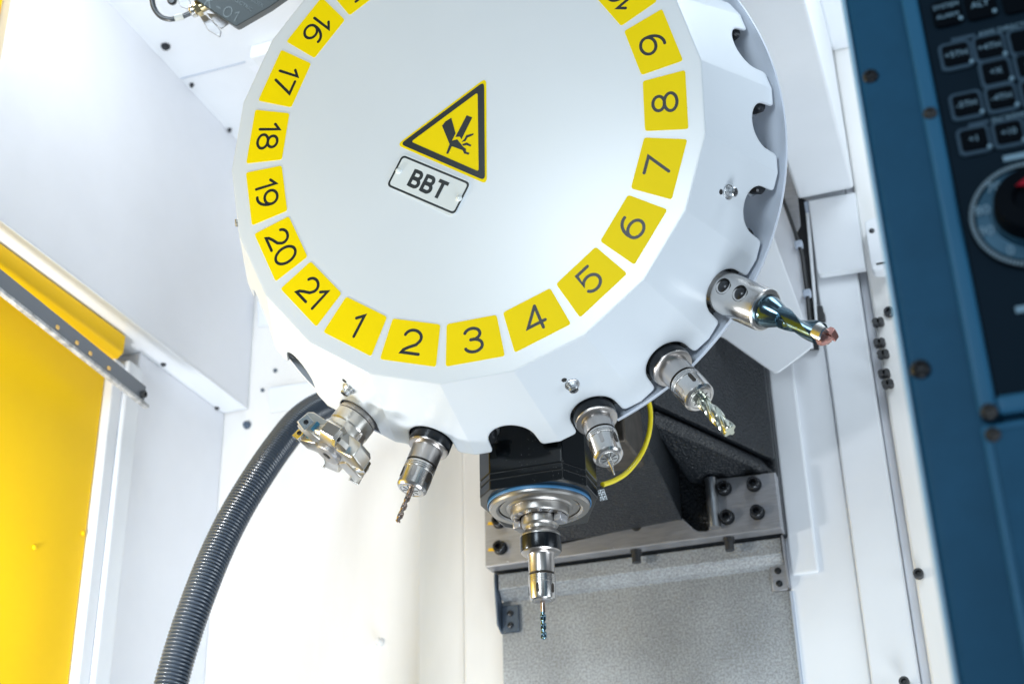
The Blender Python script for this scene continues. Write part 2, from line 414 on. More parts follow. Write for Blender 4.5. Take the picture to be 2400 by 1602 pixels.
for x, y, r in ((568, 975, .0068), (632, 850, .0036), (630, 897, .0042), (603, 895, .0032), (600, 732, .0036)):
    dot('bolt', Q(x, y, 'Y', 0.720), (0, -1, 0), bw, r, 0.008 if r > .005 else .004, OILB)
pp = Q(872, 1473, 'Y', 0.720); MB().lathe([(0.0065, 0), (0.0065, 0.006), (0.004, 0.012)], 16, frame(pp, (0, -1, 0), (0, 0, 1))).build('stand_off', CREAM, bw)
# small access plates on the back wall
def yplate(name, pts, Yv, m, parent, th=0.003, r=0.004, px=K):
    P = [at(x * px, y * px, 'Y', Yv) for x, y in pts]
    R2 = roundpoly([(p.x, p.z) for p in P], r)
    return MB().prism([(q.x, Yv, q.y) for q in R2], (0, th, 0)).build(name, m, parent, bevel=0.0006)
yplate('access_plate', [(590, 690), (592, 748), (640, 742), (640, 690)], 0.7145, WHITE, bw, .005, .002)
yplate('access_plate', [(615, 888), (617, 945), (760, 918), (760, 868)], 0.7145, WHITE, bw, .005, .006)
# plates and screws on the right part of the back wall
J = lambda x, y: ((1700 + x * 400 / 1120) / K, (340 + y * 400 / 1120) / K)
yplate('cover_plate', [J(545, 366), J(850, 310), J(920, 805), J(605, 852)], 0.660, WHITE, bw, .012, [.001, .001, .001, .007])
yplate('edge_strip', [J(515, 372), J(545, 366), J(552, 440), J(527, 445)], 0.662, GREYP, bw, .006, 0)
yplate('edge_strip', [J(527, 445), J(552, 440), J(606, 1180), J(590, 1180)], 0.662, WHITE, bw, .006, 0)
yplate('bracket_plate', [J(912, 500), J(1000, 468), J(1062, 826), J(962, 828)], 0.640, WHITE, bw, .018, .006)
yplate('bracket_plate', [J(962, 770), J(1046, 752), J(1062, 815), J(968, 825)], 0.632, WHITE, bw, .006, .004)
dot('hole', at(1700 + 962 * .357, 340 + 563 * .357, 'Y', 0.640), (0, -1, 0), bw, .004, .001)
MB().box(*(lambda p: (p.x - .007, p.x + .007, .6305, .633, p.z - .001, p.z + .001))(at(1700 + 1025 * .357, 340 + 776 * .357, 'Y', .632))).build('slot', GAPSHADE, bw)
for x, y in ((620, 1095), (633, 1138)):
    p = at(1700 + x * .357, 340 + y * .357, 'Y', .672); MB().box(p.x - .0055, p.x + .0055, .664, .674, p.z - .0065, p.z + .0065).build('cap_screw', RUB, bw, bevel=.0015)
for x, y in ((1003, 1160), (1012, 1295), (1036, 1370), (1042, 1497), (1066, 1565)):
    p = at(1700 + x * .357, 340 + y * .357, 'Y', .660)
    for dx in (-.0032, .0032):
        MB().cyl((p.x + dx, .668, p.z), (p.x + dx, .655, p.z), .0038 + .0012, 12).build('cap_screw', RUB, bw)
bolt('bolt', at(1700 + 1078 * .357, 340 + 1098 * .357, 'Y', .667), (0, -1, 0), bw, .0075, .006)
for x, y in ((2153, 1345), (2120, 1598)):
    bolt('bolt', at(x, y, 'Y', .666), (0, -1, 0), bw, .0065, .008, RUB)
for x, y in ((1878, 1127), (1880, 1146)): dot('hole', at(x, y, 'Y', .684), (0, -1, 0), bw, .0026, .0006)
p = at(1866, 1246, 'Y', .683); MB().prism([(p.x - .009, .682, p.z), (p.x, .682, p.z - .008), (p.x + .009, .682, p.z), (p.x, .682, p.z + .008)], (0, .003, 0)).build('square_hole', MACH, bw)

# --- beam cover at the upper right
bc = MB().box(0.283, 0.3645, -0.35, 0.6595, 0.244, 0.569).build('beam_cover', WHITE, None, bevel=0.004, seg=3)
tag(bc, 'white box beam cover above right of the turret drum', 'machine cover')
p = at(1947, 73, 'X', .3655)
sc_ = MB().box(.364, .40, -.35, .667, .500, .52).build('flange_lip', WHITE, bc, bevel=.002)
MB().cyl((.3640, p.y, p.z), (.378, p.y, p.z), .0055, 14).build('cap_screw', RUB, bc)

# --- yellow sliding door outside the frame
yd = empty('sliding_door', (-0.71, 0.1, -1.0), 'yellow sliding door panel beyond the white post at the left', 'door')
def loc_(o, mb): return mb
def wm(o):
    return (wm(o.parent) @ o.matrix_basis) if o.parent else o.matrix_basis.copy()
def child_world(mb, name, m, parent, **kw):
    inv = wm(parent).inverted(); mb.v = [inv @ v for v in mb.v]
    return mb.build(name, m, parent, **kw)
child_world(MB().box(-0.745, -0.712, -0.75, 0.4035, -1.0, 0.050), 'door_panel', DOORY, yd, bevel=.004, seg=3)
child_world(MB().prism([(-.745, -.75, .0505), (-.700, -.75, .0505), (-.6890, -.75, .060), (-.6890, -.75, .0885), (-.745, -.75, .0885)], (0, 1.160, 0)), 'top_rail', DOORY, yd, bevel=.003, seg=3)
child_world(MB().box(-0.745, -0.672, -0.75, 0.033, 0.0890, 0.75), 'upper_panel', DOORY, yd, bevel=.004)
for x, y in ((190, 1222), (78, 1254)):
    inv = wm(yd).inverted(); dot('rivet', inv @ Q(x, y, 'X', -.712), (1, 0, 0), yd, .0035, .003, DOORY)

# --- lamp bar in front of the door
lb = empty('lamp_bar', (-0.665, 0.47, 0.0), 'grey strip lamp bar with small amber chips before the yellow door', 'strip lamp')
def barpt(x, y): return Q(x, y, 'X', -0.665)
e0, e1 = barpt(0, 668), barpt(318, 918)
dirv = (e0 - e1).normalized(); far = e1 + dirv * 0.75
mt = frame(e1, dirv, (0, 0, 1))                    # z along the bar, x up
mtl = wm(lb).inverted() @ mt
L_ = 0.75
lamp_h = MB(); lamp_h.prism([mtl @ Vector(q) for q in ((-.003, -.010, 0), (.021, -.010, 0), (.022, -.006, 0), (.022, .001, 0), (-.003, .001, 0))], (mtl.to_3x3() @ Vector((0, 0, L_))))
lamp_h.build('housing', mat('lamp_grey', (.17, .19, .22), .5, bump=.3, bscale=900), lb, bevel=.001)
dif = MB(); dif.prism([mtl @ Vector(q) for q in ((-.0088, -.0112, -.012), (-.0033, -.0112, -.012), (-.0033, -.0030, -.012), (-.0088, -.0030, -.012))], (mtl.to_3x3() @ Vector((0, 0, L_))))
DIFF = mat('frosted_strip', (.42, .43, .44), .35, bump=.6, bscale=120, var=.55, vscale=90)
dif.build('diffuser', DIFF, lb, bevel=.001)
for x, y in ((385, 718), (520, 820), (613, 888), (742, 985)):
    p = mtl.inverted() @ (wm(lb).inverted() @ at(x * .3406, 534 + y * .3406, 'X', -.655))
    MB().box(.001, .0055, -.0125, -.0095, p.z - .0025, p.z + .0025, mtl).build('led_chip', mat('amber_chip', (.8, .5, .15), .4) if 'amber_chip' not in bpy.data.materials else bpy.data.materials['amber_chip'], lb)
bolt('mount_screw', mtl @ Vector((.004, -.010, .008)), mtl.to_3x3() @ Vector((0, -1, 0)), lb, .0055, .006, RUB)

# ================================================================== corrugated hose
hp = [(800, 925, 2.06), (745, 928, 2.03), (690, 962, 1.98), (640, 1022, 1.93), (590, 1095, 1.88), (540, 1178, 1.84), (495, 1270, 1.80), (455, 1370, 1.76), (422, 1465, 1.73), (392, 1570, 1.70), (368, 1680, 1.67), (350, 1800, 1.64)]
cl = spline([atd(x * K, y * K, d) for x, y, d in hp], 40)
# resample evenly, six rings of points to a corrugation
acc = [0.0]
for i in range(1, len(cl)): acc.append(acc[-1] + (cl[i] - cl[i - 1]).length)
pitch = 0.0048; n = int(acc[-1] / (pitch / 6)); rs = []; j = 0
for i in range(n):
    s = i * pitch / 6
    while acc[j + 1] < s: j += 1
    t = (s - acc[j]) / (acc[j + 1] - acc[j]); rs.append(cl[j].lerp(cl[j + 1], t))
prof6 = (0.0190, 0.0205, 0.0208, 0.0205, 0.0190, 0.0170)
ho = MB().tube(rs, lambda i: prof6[i % 6], 28).build('corrugated_hose', HOSEM, None, smooth=60)
tag(ho, 'dark grey corrugated hose curving down before the white wall', 'hose')

# ================================================================== TOOL TURRET
S = 0.25
TM = Matrix(((1, 0, 0, 0), (0, 0.19810, 0.98018, 0), (0, -0.98018, 0.19810, 0), (0, 0, 0, 1)))   # local x right, y down, z back
TI = TM.inverted()
tu = empty('tool_turret', TM, 'big white faceted tool turret drum with a ring of yellow number plates', 'tool turret')
ST = 2 * PI / 21
R0, R1, H1 = 1.0802 * S, 1.2988 * S, 0.4506 * S
def pol(a, r, h): return Vector((r * math.sin(a), r * math.cos(a), h))
def facet_frame(k):
    """origin at the middle of the facet's lower edge; x across (towards the next number), y up the facet to the face, z outward normal"""
    a = (k - 3) * ST
    bl, br = pol(a - ST / 2, R1, H1), pol(a + ST / 2, R1, H1); tl, tr = pol(a - ST / 2, R0, 0), pol(a + ST / 2, R0, 0)
    o = (bl + br) / 2; x = (br - bl).normalized(); y = ((tl + tr) / 2 - o).normalized(); z = x.cross(y)
    return Matrix(((x[0], y[0], z[0], o[0]), (x[1], y[1], z[1], o[1]), (x[2], y[2], z[2], o[2]), (0, 0, 0, 1))), (br - bl).length / 2, ((tl + tr) / 2 - o).length
WC, RN = 0.0150, 0.0262
def notch():
    h = []
    for i in range(15):
        a = math.radians(90 - i * 83 / 14); h.append((RN * math.cos(a), WC + RN * math.sin(a)))
    h += [(0.0273, 0.0058), (0.0277, 0.0036), (0.0285, 0.0019), (0.0298, 0.0006), (0.0316, 0.0)]
    return h
NT = notch()
sh = MB()
corner = {}
for k in range(1, 22):
    Fm, hb, L = facet_frame(k); a = (k - 3) * ST
    hw0 = R0 * math.sin(ST / 2)
    loop = [(-hw0, L), (-hb, 0)] + [(-x, y) for x, y in reversed(NT)] + NT[1:] + [(hb, 0), (hw0, L)]
    # split into a left and a right half so that the n-gons stay simple
    left = [(0, L), (-hw0, L), (-hb, 0)] + [(-x, y) for x, y in reversed(NT)]
    right = [(0, L)] + NT + [(hb, 0), (hw0, L)]
    for lp in (left, right):
        sh.add([Fm @ Vector((x, y, 0)) for x, y in lp], [list(range(len(lp)))])
rim = []
for k in range(1, 22):
    Fm, hb, L = facet_frame(k); rim += [pol((k - 3.5) * ST, R0, 0), Fm @ Vector((0, L, 0))]
sh.add(rim, [list(range(42))])
# weld, thicken
shell = sh.build('drum_shell', DRUM, tu, smooth=0)
sm = shell.modifiers.new('sheet', 'SOLIDIFY'); sm.thickness = 0.0022; sm.offset = -1
# make sure the normals look outward
me = shell.data
if me.polygons[-1].normal.z > 0: me.flip_normals()

# disc behind the drum, open where the spindle passes
bd = MB()
a_open0, a_open1 = (2.05 - 3) * ST, (4.10 - 3) * ST
OFF = Vector((.030 * S, 0, 0))
prof = [(0.88, .505), (1.262, .474), (1.284, .464), (1.298, .453), (1.304, .457), (1.302, .480), (1.285, .500), (0.88, .535)]
n = 160
for j in range(len(prof) - 1):
    for i in range(n):
        a0 = a_open1 + (2 * PI - (a_open1 - a_open0)) * i / n; a1 = a_open1 + (2 * PI - (a_open1 - a_open0)) * (i + 1) / n
        (r0, h0), (r1, h1) = prof[j], prof[j + 1]
        bd.add([pol(a0, r0 * S, h0 * S) + OFF, pol(a1, r0 * S, h0 * S) + OFF, pol(a1, r1 * S, h1 * S) + OFF, pol(a0, r1 * S, h1 * S) + OFF], [(0, 1, 2, 3)])
bd.build('back_disc', mat('disc_paint', (.56, .62, .72), .32, bump=.04), tu, smooth=40)

# gripper rollers in the notches
VIS = [17, 18, 19, 20, 21] + list(range(1, 11))
gp = None
for k in VIS:
    Fm, hb, L = facet_frame(k)
    for sgn in (-1, 1):
        mt = Fm @ Matrix.Translation((sgn * .0275, .0145, 0))
        if gp is None:
            g = MB(); g.lathe([(.0082, -.016), (.0082, -.0065), (.0066, -.0045), (.0035, -.0045)], 24)
            gp = g.build('gripper_roller', DARKST, tu); gp.matrix_basis = mt; g1 = gp
            g = MB(); g.lathe([(.0105, -.0205), (.0105, -.0175), (.006, -.0165)], 24); gr = g.build('roller_plate', ZINC, gp)
        else:
            o = shared('gripper_roller', g1, tu, mt); shared('roller_plate', gr, o, Matrix.Identity(4))

# fixing screws on every third facet
Fm4, hb4, L4 = facet_frame(4)
P4 = TM @ Fm4.translation; N4 = (TM @ Fm4).to_3x3() @ Vector((0, 0, 1))
lp = Fm4.inverted() @ (TI @ atp(1341, 900, P4, N4))
scr = None
for k in (19, 1, 4, 7):
    Fm, hb, L = facet_frame(k); mt = Fm @ Matrix.Translation((lp.x, lp.y, 0)) @ Matrix.Translation((0, 0, -.005 if k == 19 else 0))
    if scr is None:
        g = MB(); g.lathe([(.0078, -.001), (.0078, .0012), (.0066, .0016), (.0066, .0030), (.0058, .0034), (.0058, .0042), (.0050, .0046), (.0050, .0085), (.0042, .0094), (.0026, .0094), (.0022, .0070)], 28)
        scr = g.build('fixing_screw', ZINC, tu, smooth=25); scr.matrix_basis = mt
        g = MB(); g.box(-.0044, .0044, -.0006, .0006, .0088, .0096); cr_ = g.build('screw_slot', GAPSHADE, scr)
        g = MB(); g.prism([(x, y, -.0002) for x, y in [( -.004 + .0028 * math.cos(t), .011 + .0028 * math.sin(t)) for t in [2 * PI * i / 14 for i in range(14)]]], (0, 0, .0006)); hl = g.build('slot_hole', GAPSHADE, scr)
    else:
        o = shared('fixing_screw', scr, tu, mt); shared('screw_slot', cr_, o, Matrix.Identity(4)); shared('slot_hole', hl, o, Matrix.Identity(4))

# number plates; y of the plate frame points to the drum's axis
RI, WI, WO = .8222 * S, .1095 * S, .1285 * S
base_plate = None
for k in range(1, 22):
    a = (k - 3) * ST
    x = Vector((math.cos(a), -math.sin(a), 0)); y = -pol(a, 1, 0); z = x.cross(y); o = pol(a, S * .911, 0)
    mt = Matrix(((x[0], y[0], z[0], o[0]), (x[1], y[1], z[1], o[1]), (x[2], y[2], z[2], o[2]), (0, 0, 0, 1)))
    if base_plate is None:
        hl_ = (S - RI) / 2
        P = roundpoly([(-WO, -hl_), (WO, -hl_), (WI, hl_), (-WI, hl_)], .0030)
        base_plate = MB().prism([(p.x, p.y, 0) for p in P], (0, 0, .0005)).build('number_plate', PLATEY, tu, smooth=0); base_plate.matrix_basis = mt; pl = base_plate
    else:
        pl = shared('number_plate', base_plate, tu, mt)
    t = MB(); s_ = str(k)
    text_strokes(t, s_, .0262, 1.0 if len(s_) == 1 else .84, .0033, .00058, lambda x, y, z: Vector((x, y + .0004, z)), True, .20)
    t.build('numeral', INK, pl, smooth=0, fix=False)

# warning label and type plate, flat on the face
def fl(px, py):
    p = TI @ atp(880 + px * 300 / 1238, 160 + py * 300 / 1238, (0, 0, 0), TM.to_3x3() @ Vector((0, 0, -1))); return (p.x, p.y)
def flatpoly(name, pts, zoff, m, parent, r=0.0, th=.0003):
    P = roundpoly(pts, r) if r else [Vector(p) for p in pts]
    return MB().prism([(p.x, p.y, -zoff) for p in P], (0, 0, -th)).build(name, m, parent, smooth=0)
tri = [fl(1072, 92), fl(1078, 1122), fl(205, 742)]
wl = flatpoly('warning_label', tri, 0, PLATEY, tu, .0075)
def shrink(P, d):
    c = sum((Vector(p) for p in P), Vector((0, 0))) / len(P); return [tuple(c + (Vector(p) - c) * d) for p in P]
outer = [fl(1052, 130), fl(1060, 1088), fl(240, 735)]; inner = [fl(990, 235), fl(1000, 1000), fl(345, 712)]
ro, ri = roundpoly(outer, .0065, 6), roundpoly(inner, .0035, 6)
mb = MB(); nn = len(ro); mb.add([(p.x, p.y, -.00055) for p in ro] + [(p.x, p.y, -.00055) for p in ri], [(i, (i + 1) % nn, nn + (i + 1) % nn, nn + i) for i in range(nn)])
mb.build('label_border', INK, wl, smooth=0, fix=False)
for poly in ([(735, 482), (776, 630), (740, 705), (718, 735), (645, 558), (680, 515)],
             [(884, 457), (937, 478), (832, 690), (818, 664), (774, 667)],
             [(742, 703), (792, 690), (853, 765), (875, 780), (877, 808), (911, 822), (900, 838), (858, 826), (845, 795), (752, 760), (738, 757), (706, 826), (690, 832), (688, 818), (718, 738)],
             [(951, 632), (946, 648), (888, 675), (872, 706), (834, 715), (862, 685), (880, 650)],
             [(838, 738), (885, 720), (928, 745), (920, 758), (880, 745), (855, 752)]):
    flatpoly('pictogram', [fl(*p) for p in poly], .0004, INK, wl, th=.00015)
np_ = [fl(268, 830), fl(932, 1105), fl(755, 1440), fl(112, 1135)]
tp = flatpoly('type_plate', np_, 0, FILM, tu, .006, .0012)
oi = roundpoly(shrink(np_, .995), .0058, 6); ii = roundpoly(shrink(np_, .90), .0045, 6)
# border of even width
c_ = Vector((0, 0))
e1_ = (Vector(np_[1]) - Vector(np_[0])); ex = e1_.normalized(); hx = e1_.length / 2; ctr = sum((Vector(p) for p in np_), Vector((0, 0))) / 4
e2_ = (Vector(np_[3]) - Vector(np_[0])); hy = e2_.length / 2; ey = e2_.normalized()
def rect(h, v): return [ctr - ex * h - ey * v, ctr + ex * h - ey * v, ctr + ex * h + ey * v, ctr - ex * h + ey * v]
ro, ri = roundpoly(rect(hx - .0003, hy - .0003), .0055, 6), roundpoly(rect(hx - .0026, hy - .0026), .0038, 6)
nn = len(ro); mb = MB(); mb.add([(p.x, p.y, -.00125) for p in ro] + [(p.x, p.y, -.00125) for p in ri], [(i, (i + 1) % nn, nn + (i + 1) % nn, nn + i) for i in range(nn)])
mb.build('plate_border', INK, tp, smooth=0, fix=False)
mb = MB(); tfB = lambda x, y, z: Vector((ctr.x + ex.x * x - ey.x * y, ctr.y + ex.y * x - ey.y * y, -.00122 - z))
text_strokes(mb, 'BBT', .0205, .80, .0040, .0, tfB, False, .20); mb.build('lettering', INK, tp, smooth=0, fix=False)
for px, py in ((228, 997), (812, 1262)):
    p = fl(px, py); MB().lathe([(.0036, 0), (.0034, .0012), (.0024, .0024), (.0008, .0029)], 20, Matrix.Translation((p[0], p[1], -.0010)) @ Matrix.Rotation(PI, 4, 'X')).build('rivet', RIV, tp)

# ================================================================== CUTTING TOOLS
AL = math.radians(66)
def tool_frame(k):
    a = (k - 3) * ST; d = pol(a, 1, 0)
    o = pol(a, 1.3 * S, .376 * S); ax = Vector((0, 0, -1)) * math.cos(AL) + d * math.sin(AL)
    R3 = TM.to_3x3(); o, ax = TM @ o, R3 @ ax
    return frame(o, ax, (CAM - o))                 # local x looks towards the viewer side
def twist(mb, R, z0, z1, flutes, lead, depth=.55, land=.36, tip=.0, tipz=0.0, seg=40, n=70, ph=0.0, core=None):
    vs = []
    per = 2 * PI / flutes
    for j in range(n + 1):
        t = j / n; z = z0 + (z1 - z0) * t
        sc = 1.0
        if tipz and z > z1 - tipz: sc = max(.06, 1 - (1 - tip) * (z - (z1 - tipz)) / tipz)
        fade = min(1.0, (z - z0) / (.25 * (z1 - z0)) ) if core else 1.0
        for i in range(seg):
            th = 2 * PI * i / seg; q = ((th + ph) % per) / per
            r = R
            if q > land: r = R * (1 - depth * fade * math.sin(PI * (q - land) / (1 - land)) ** .75)
            a = th + 2 * PI * (z - z0) / lead
            vs.append((r * sc * math.cos(a), r * sc * math.sin(a), z))
    fs = [(j * seg + i, j * seg + (i + 1) % seg, (j + 1) * seg + (i + 1) % seg, (j + 1) * seg + i) for j in range(n) for i in range(seg)]
    fs += [list(range(seg - 1, -1, -1)), [n * seg + i for i in range(seg)]]
    return mb.add(vs, fs)
def collet_chuck(root, rb, rn, sg, sn, slots=6, band=True, ph=.3):
    """black flange, body up to the groove at sg, clamping nut to the face at sn"""
    MB().lathe([(.0205, -.046), (.0228, -.044), (.0232, -.030), (.0205, -.028), (.0205, -.025), (.0232, -.023), (.0232, -.004), (.0224, -.0015)], 56).build('flange_band', BLACKB, root, smooth=30)
    MB().lathe([(.0226, -.0016), (.0222, -.0003), (.0216, 0.0), (rb + .0009, .0002), (rb, .0012), (rb, sg - .0012)], 56, cap0=False, cap1=False).build('holder_body', STEELM, root, smooth=30)
    MB().lathe([(rb - .0012, sg - .0013), (rb - .0016, sg), (rb - .0012, sg + .0014)], 56).build('groove', GROOVE, root)
    nut = MB(); p = [(rb, sg + .0013)]
    for i in range(3):
        z = sg + .0022 + i * .0022; p += [(rn + .0004, z), (rn + .0004, z + .0014), (rn - .0003, z + .0017), (rn - .0003, z + .0021)]
    p += [(rn + .0002, sg + .0094), (rn, sn - .0034), (rn - .0007, sn - .0020), (rn - .0022, sn - .0004), (rn - .0048, sn), (rn - .0050, sn - .0005), (rn - .0058, sn - .0006)]
    nu = nut.lathe(p, 64, cap0=False).build('clamping_nut', STEEL, root, smooth=24)
    for i in range(slots):
        a = ph + 2 * PI * i / slots
        mt = Matrix.Rotation(a, 4, 'Z') @ Matrix.Translation((rn - .0006, 0, sg + .0115 + .0045))
        pts = [(x, y) for x, y in arc(0, .0042, .0021, .0021, 0, 180, 8)] + [(x, y) for x, y in arc(0, -.0042, .0021, .0021, 180, 360, 8)]
        MB().prism([mt @ Vector((0, x, y)) for x, y in pts], (mt.to_3x3() @ Vector((.0011, 0, 0)))).build('spanner_slot', GROOVE if i % 2 else STEELM, nu, smooth=0)
    co = MB().lathe([(rn - .0058, sn - .0012), (rn - .0064, sn - .0002), (.0034, sn + .0001)], 40).build('collet', BRIGHT, root, smooth=30)
    for i in range(8):
        a = ph + 2 * PI * (i + .4) / 8
        MB().box(.003, rn - .0075, -.00028, .00028, sn - .0004, sn + .00035, Matrix.Rotation(a, 4, 'Z')).build('collet_slit', GAPSHADE, co, smooth=0)

# -- left drill (plate 2)
t2 = empty('drill_chuck', tool_frame(2), 'collet chuck with short twist drill hanging beside the face mill', 'tool holder', 'tools in the turret')
collet_chuck(t2, .0168, .0166, .0215, .0535)
MB().lathe([(.0030, .050), (.0030, .0600)], 24).build('drill_shank', DRILLM, t2)
twist(MB(), .0031, .0600, .0935, 2, .021, .55, .40, .1, .0016, 32, 80).build('twist_drill', DRILLM, t2, smooth=40)
# -- needle tool (plate 4)
t4 = empty('engraver_chuck', tool_frame(4), 'collet chuck with thin needle-like cutter right of the spindle', 'tool holder', 'tools in the turret')
collet_chuck(t4, .0160, .0158, .0185, .0518, ph=.05)
MB().lathe([(.0029, .050), (.0028, .0580), (.0011, .0650), (.00085, .0730), (.0003, .0734)], 20).build('needle_cutter', BRIGHT, t4)
# -- end mill (plate 5)
t5 = empty('end_mill_chuck', tool_frame(5), 'collet chuck with fluted end mill next to the large insert drill', 'tool holder', 'tools in the turret')
collet_chuck(t5, .0166, .0168, .0225, .0550, ph=.55)
MB().lathe([(.0068, .052), (.0068, .0605)], 32).build('shank', ENDM, t5)
twist(MB(), .0074, .0590, .1100, 4, .105, .36, .30, .94, .0012, 64, 70).build('end_mill', ENDM, t5, smooth=38)
# -- insert drill in a side lock holder (plate 6)
t6 = empty('insert_drill', tool_frame(6), 'big side-lock holder with blue-grey insert drill and copper tip', 'tool holder', 'tools in the turret')
MB().lathe([(.0205, -.050), (.0232, -.048), (.0232, -.034), (.0240, -.026), (.0240, -.018), (.0225, -.0165)], 56).build('flange_band', BLACKB, t6, smooth=30)
MB().lathe([(.0225, -.0168), (.0225, .0440), (.0220, .0470), (.0205, .0480), (.0172, .0482), (.0165, .0478)], 64, cap0=False).build('holder_body', STEEL, t6, smooth=25)
for z in (.0015, .0255):
    hb_ = MB().lathe([(.0082, -.0035), (.0082, .0010), (.0088, .0016)], 32, Matrix.Rotation(-.10, 4, 'Z') @ Matrix.Translation((.0210, -.003, z)) @ Matrix.Rotation(PI / 2, 4, 'Y'), cap1=False).build('screw_bore', GAPSHADE, t6)
    MB().lathe([(.0079, -.0030), (.0076, -.0008), (.0066, .0012), (.0046, .0026), (.0024, .0033), (.0006, .0035)], 32, Matrix.Rotation(-.10, 4, 'Z') @ Matrix.Translation((.0210, -.003, z)) @ Matrix.Rotation(PI / 2, 4, 'Y')).build('lock_screw', DARKST, t6, smooth=60)
MB().lathe([(.0165, .0470), (.0165, .0520), (.0160, .0545), (.0125, .0640), (.0100, .0700)], 56).build('drill_collar', TEAL, t6, smooth=50)
twist(MB(), .0110, .0600, .1200, 2, .140, .60, .42, 1, 0, 64, 60, 2.1, core=True).build('drill_body', TEAL, t6, smooth=45)
twist(MB(), .0109, .1170, .1290, 2, .150, .42, .55, .9, .001, 64, 12, 2.1 - 2 * PI * .056 / .15 * -1).build('drill_head', BRIGHT, t6, smooth=40)
for a in (.9, .9 + PI):
    mt = Matrix.Rotation(a, 4, 'Z')
    MB().hull([mt @ Vector(p) for p in ((.0015, -.0032, .124), (.0110, -.0032, .1245), (.0112, -.0030, .1325), (.0080, -.0034, .1365), (.0008, -.0034, .1385), (.0015, .0042, .124), (.0106, .0034, .125), (.0106, .0036, .1300), (.0075, .0040, .1325), (.0008, .0036, .1350))]).build('carbide_tip', COPPER, t6, bevel=.0004)
# -- face mill (plate 1)
t1 = empty('face_mill', tool_frame(1), 'wide face mill with angular insert teeth at the left of the turret', 'milling cutter', 'tools in the turret')
MB().lathe([(.0205, -.050), (.0232, -.046), (.0232, -.034), (.0240, -.028), (.0240, -.0215), (.0235, -.0205)], 56).build('flange_band', BLACKB, t1, smooth=30)
MB().lathe([(.0232, -.0205), (.0236, -.0150), (.0236, -.0065)], 56, cap0=False).build('arbor_body', STEELM, t1, smooth=30)
MB().lathe([(.0226, -.0068), (.0226, -.0052)], 56).build('groove', GROOVE, t1)
MB().lathe([(.0238, -.0054), (.0240, .0080), (.0232, .0095), (.0232, .0108), (.0238, .0120), (.0240, .0200), (.0275, .0255), (.0325, .0320), (.0335, .0385), (.0300, .0408), (.0150, .0408)], 60, cap0=False).build('cutter_body', GREENST, t1, smooth=28)
MB().box(.0225, .0275, -.0042, .0042, .0085, .0215, Matrix.Rotation(-.75, 4, 'Z')).build('drive_key', STEELM, t1, bevel=.0008)
MB().lathe([(.0150, .0380), (.0150, .0462), (.0138, .0476), (.0050, .0476), (.0046, .0435)], 44).build('arbor_screw', MACH, t1, smooth=30)
MB().lathe([(.0036, .0440), (.0036, .0479)], 6).build('hex_socket', GAPSHADE, t1)
for i in range(6):
    mt = Matrix.Rotation(2 * PI * i / 6 + .32, 4, 'Z')
    pts = [(.018, -.0095, .019), (.018, .0120, .019), (.0440, -.0095, .0235), (.0400, .0100, .0235), (.0490, -.0095, .0285), (.0445, .0095, .0285),
           (.0490, -.0095, .0425), (.0445, .0095, .0415), (.0455, -.0095, .0450), (.0415, .0085, .0435), (.018, -.0095, .0425), (.018, .0120, .0425)]
    ar = MB().hull([mt @ Vector(p) for p in pts]).build('tooth', GREENST, t1, bevel=.0009)
    MB().hull([mt @ Vector((x, y, z)) for y in (-.0138, -.0094) for x, z in ((.0370, .0330), (.0490, .0315), (.0512, .0448), (.0392, .0472))]).build('insert', BRIGHT, ar, bevel=.0003)
    MB().lathe([(.0028, 0), (.0026, .0010), (.0014, .0010), (.0012, .0002)], 18, mt @ frame((.0440, -.0138, .0392), (0, -1, 0), (1, 0, 0))).build('insert_screw', DARKST, ar)
    MB().hull([mt @ Vector((x, y, z)) for y in (-.0110, -.0093) for x, z in ((.0300, .0290), (.0345, .0290), (.0345, .0400), (.0300, .0400))]).build('wedge', mat('blue_wedge', (.06, .22, .36), .3, .6) if 'blue_wedge' not in bpy.data.materials else bpy.data.materials['blue_wedge'], ar, bevel=.0005)

# ================================================================== SPINDLE HEAD
SX, SY, SZ = 0.0, 0.244, -0.331
hd = empty('milling_spindle', (SX, SY, SZ), 'black cast spindle head with octagonal housing and bolted steel mounting plate', 'milling spindle')
def W(mb, name, m, parent=hd, **kw): return child_world(mb, name, m, parent, **kw)
plan = [(-.036, -.060), (.047, -.060), (.0635, -.029), (.0635, .012), (.036, .070), (.030, .085), (-.04, .085), (-.0635, .06), (-.0635, -.016), (-.055, -.040)]
def prism_z(pts, z0, z1, k_=1.0): return MB().prism([(x * k_, y * k_, z0) for x, y in pts], (0, 0, z1 - z0))
# band of housing segments: z measured up from the nose face
prism_z(plan, 0.0, .0112).build('housing_lower_band', GLOSSK, hd, smooth=0, bevel=.0012)
prism_z(plan, .0108, .0122, .985).build('housing_joint', GAPSHADE, hd, smooth=0)
prism_z(plan, .0118, .0185).build('housing_middle_band', GLOSSK, hd, smooth=0, bevel=.0008)
prism_z(plan, .0181, .0192, .985).build('housing_joint', GAPSHADE, hd, smooth=0)
prism_z(plan, .0188, .26).build('housing', GLOSSK, hd, smooth=0, bevel=.0015)
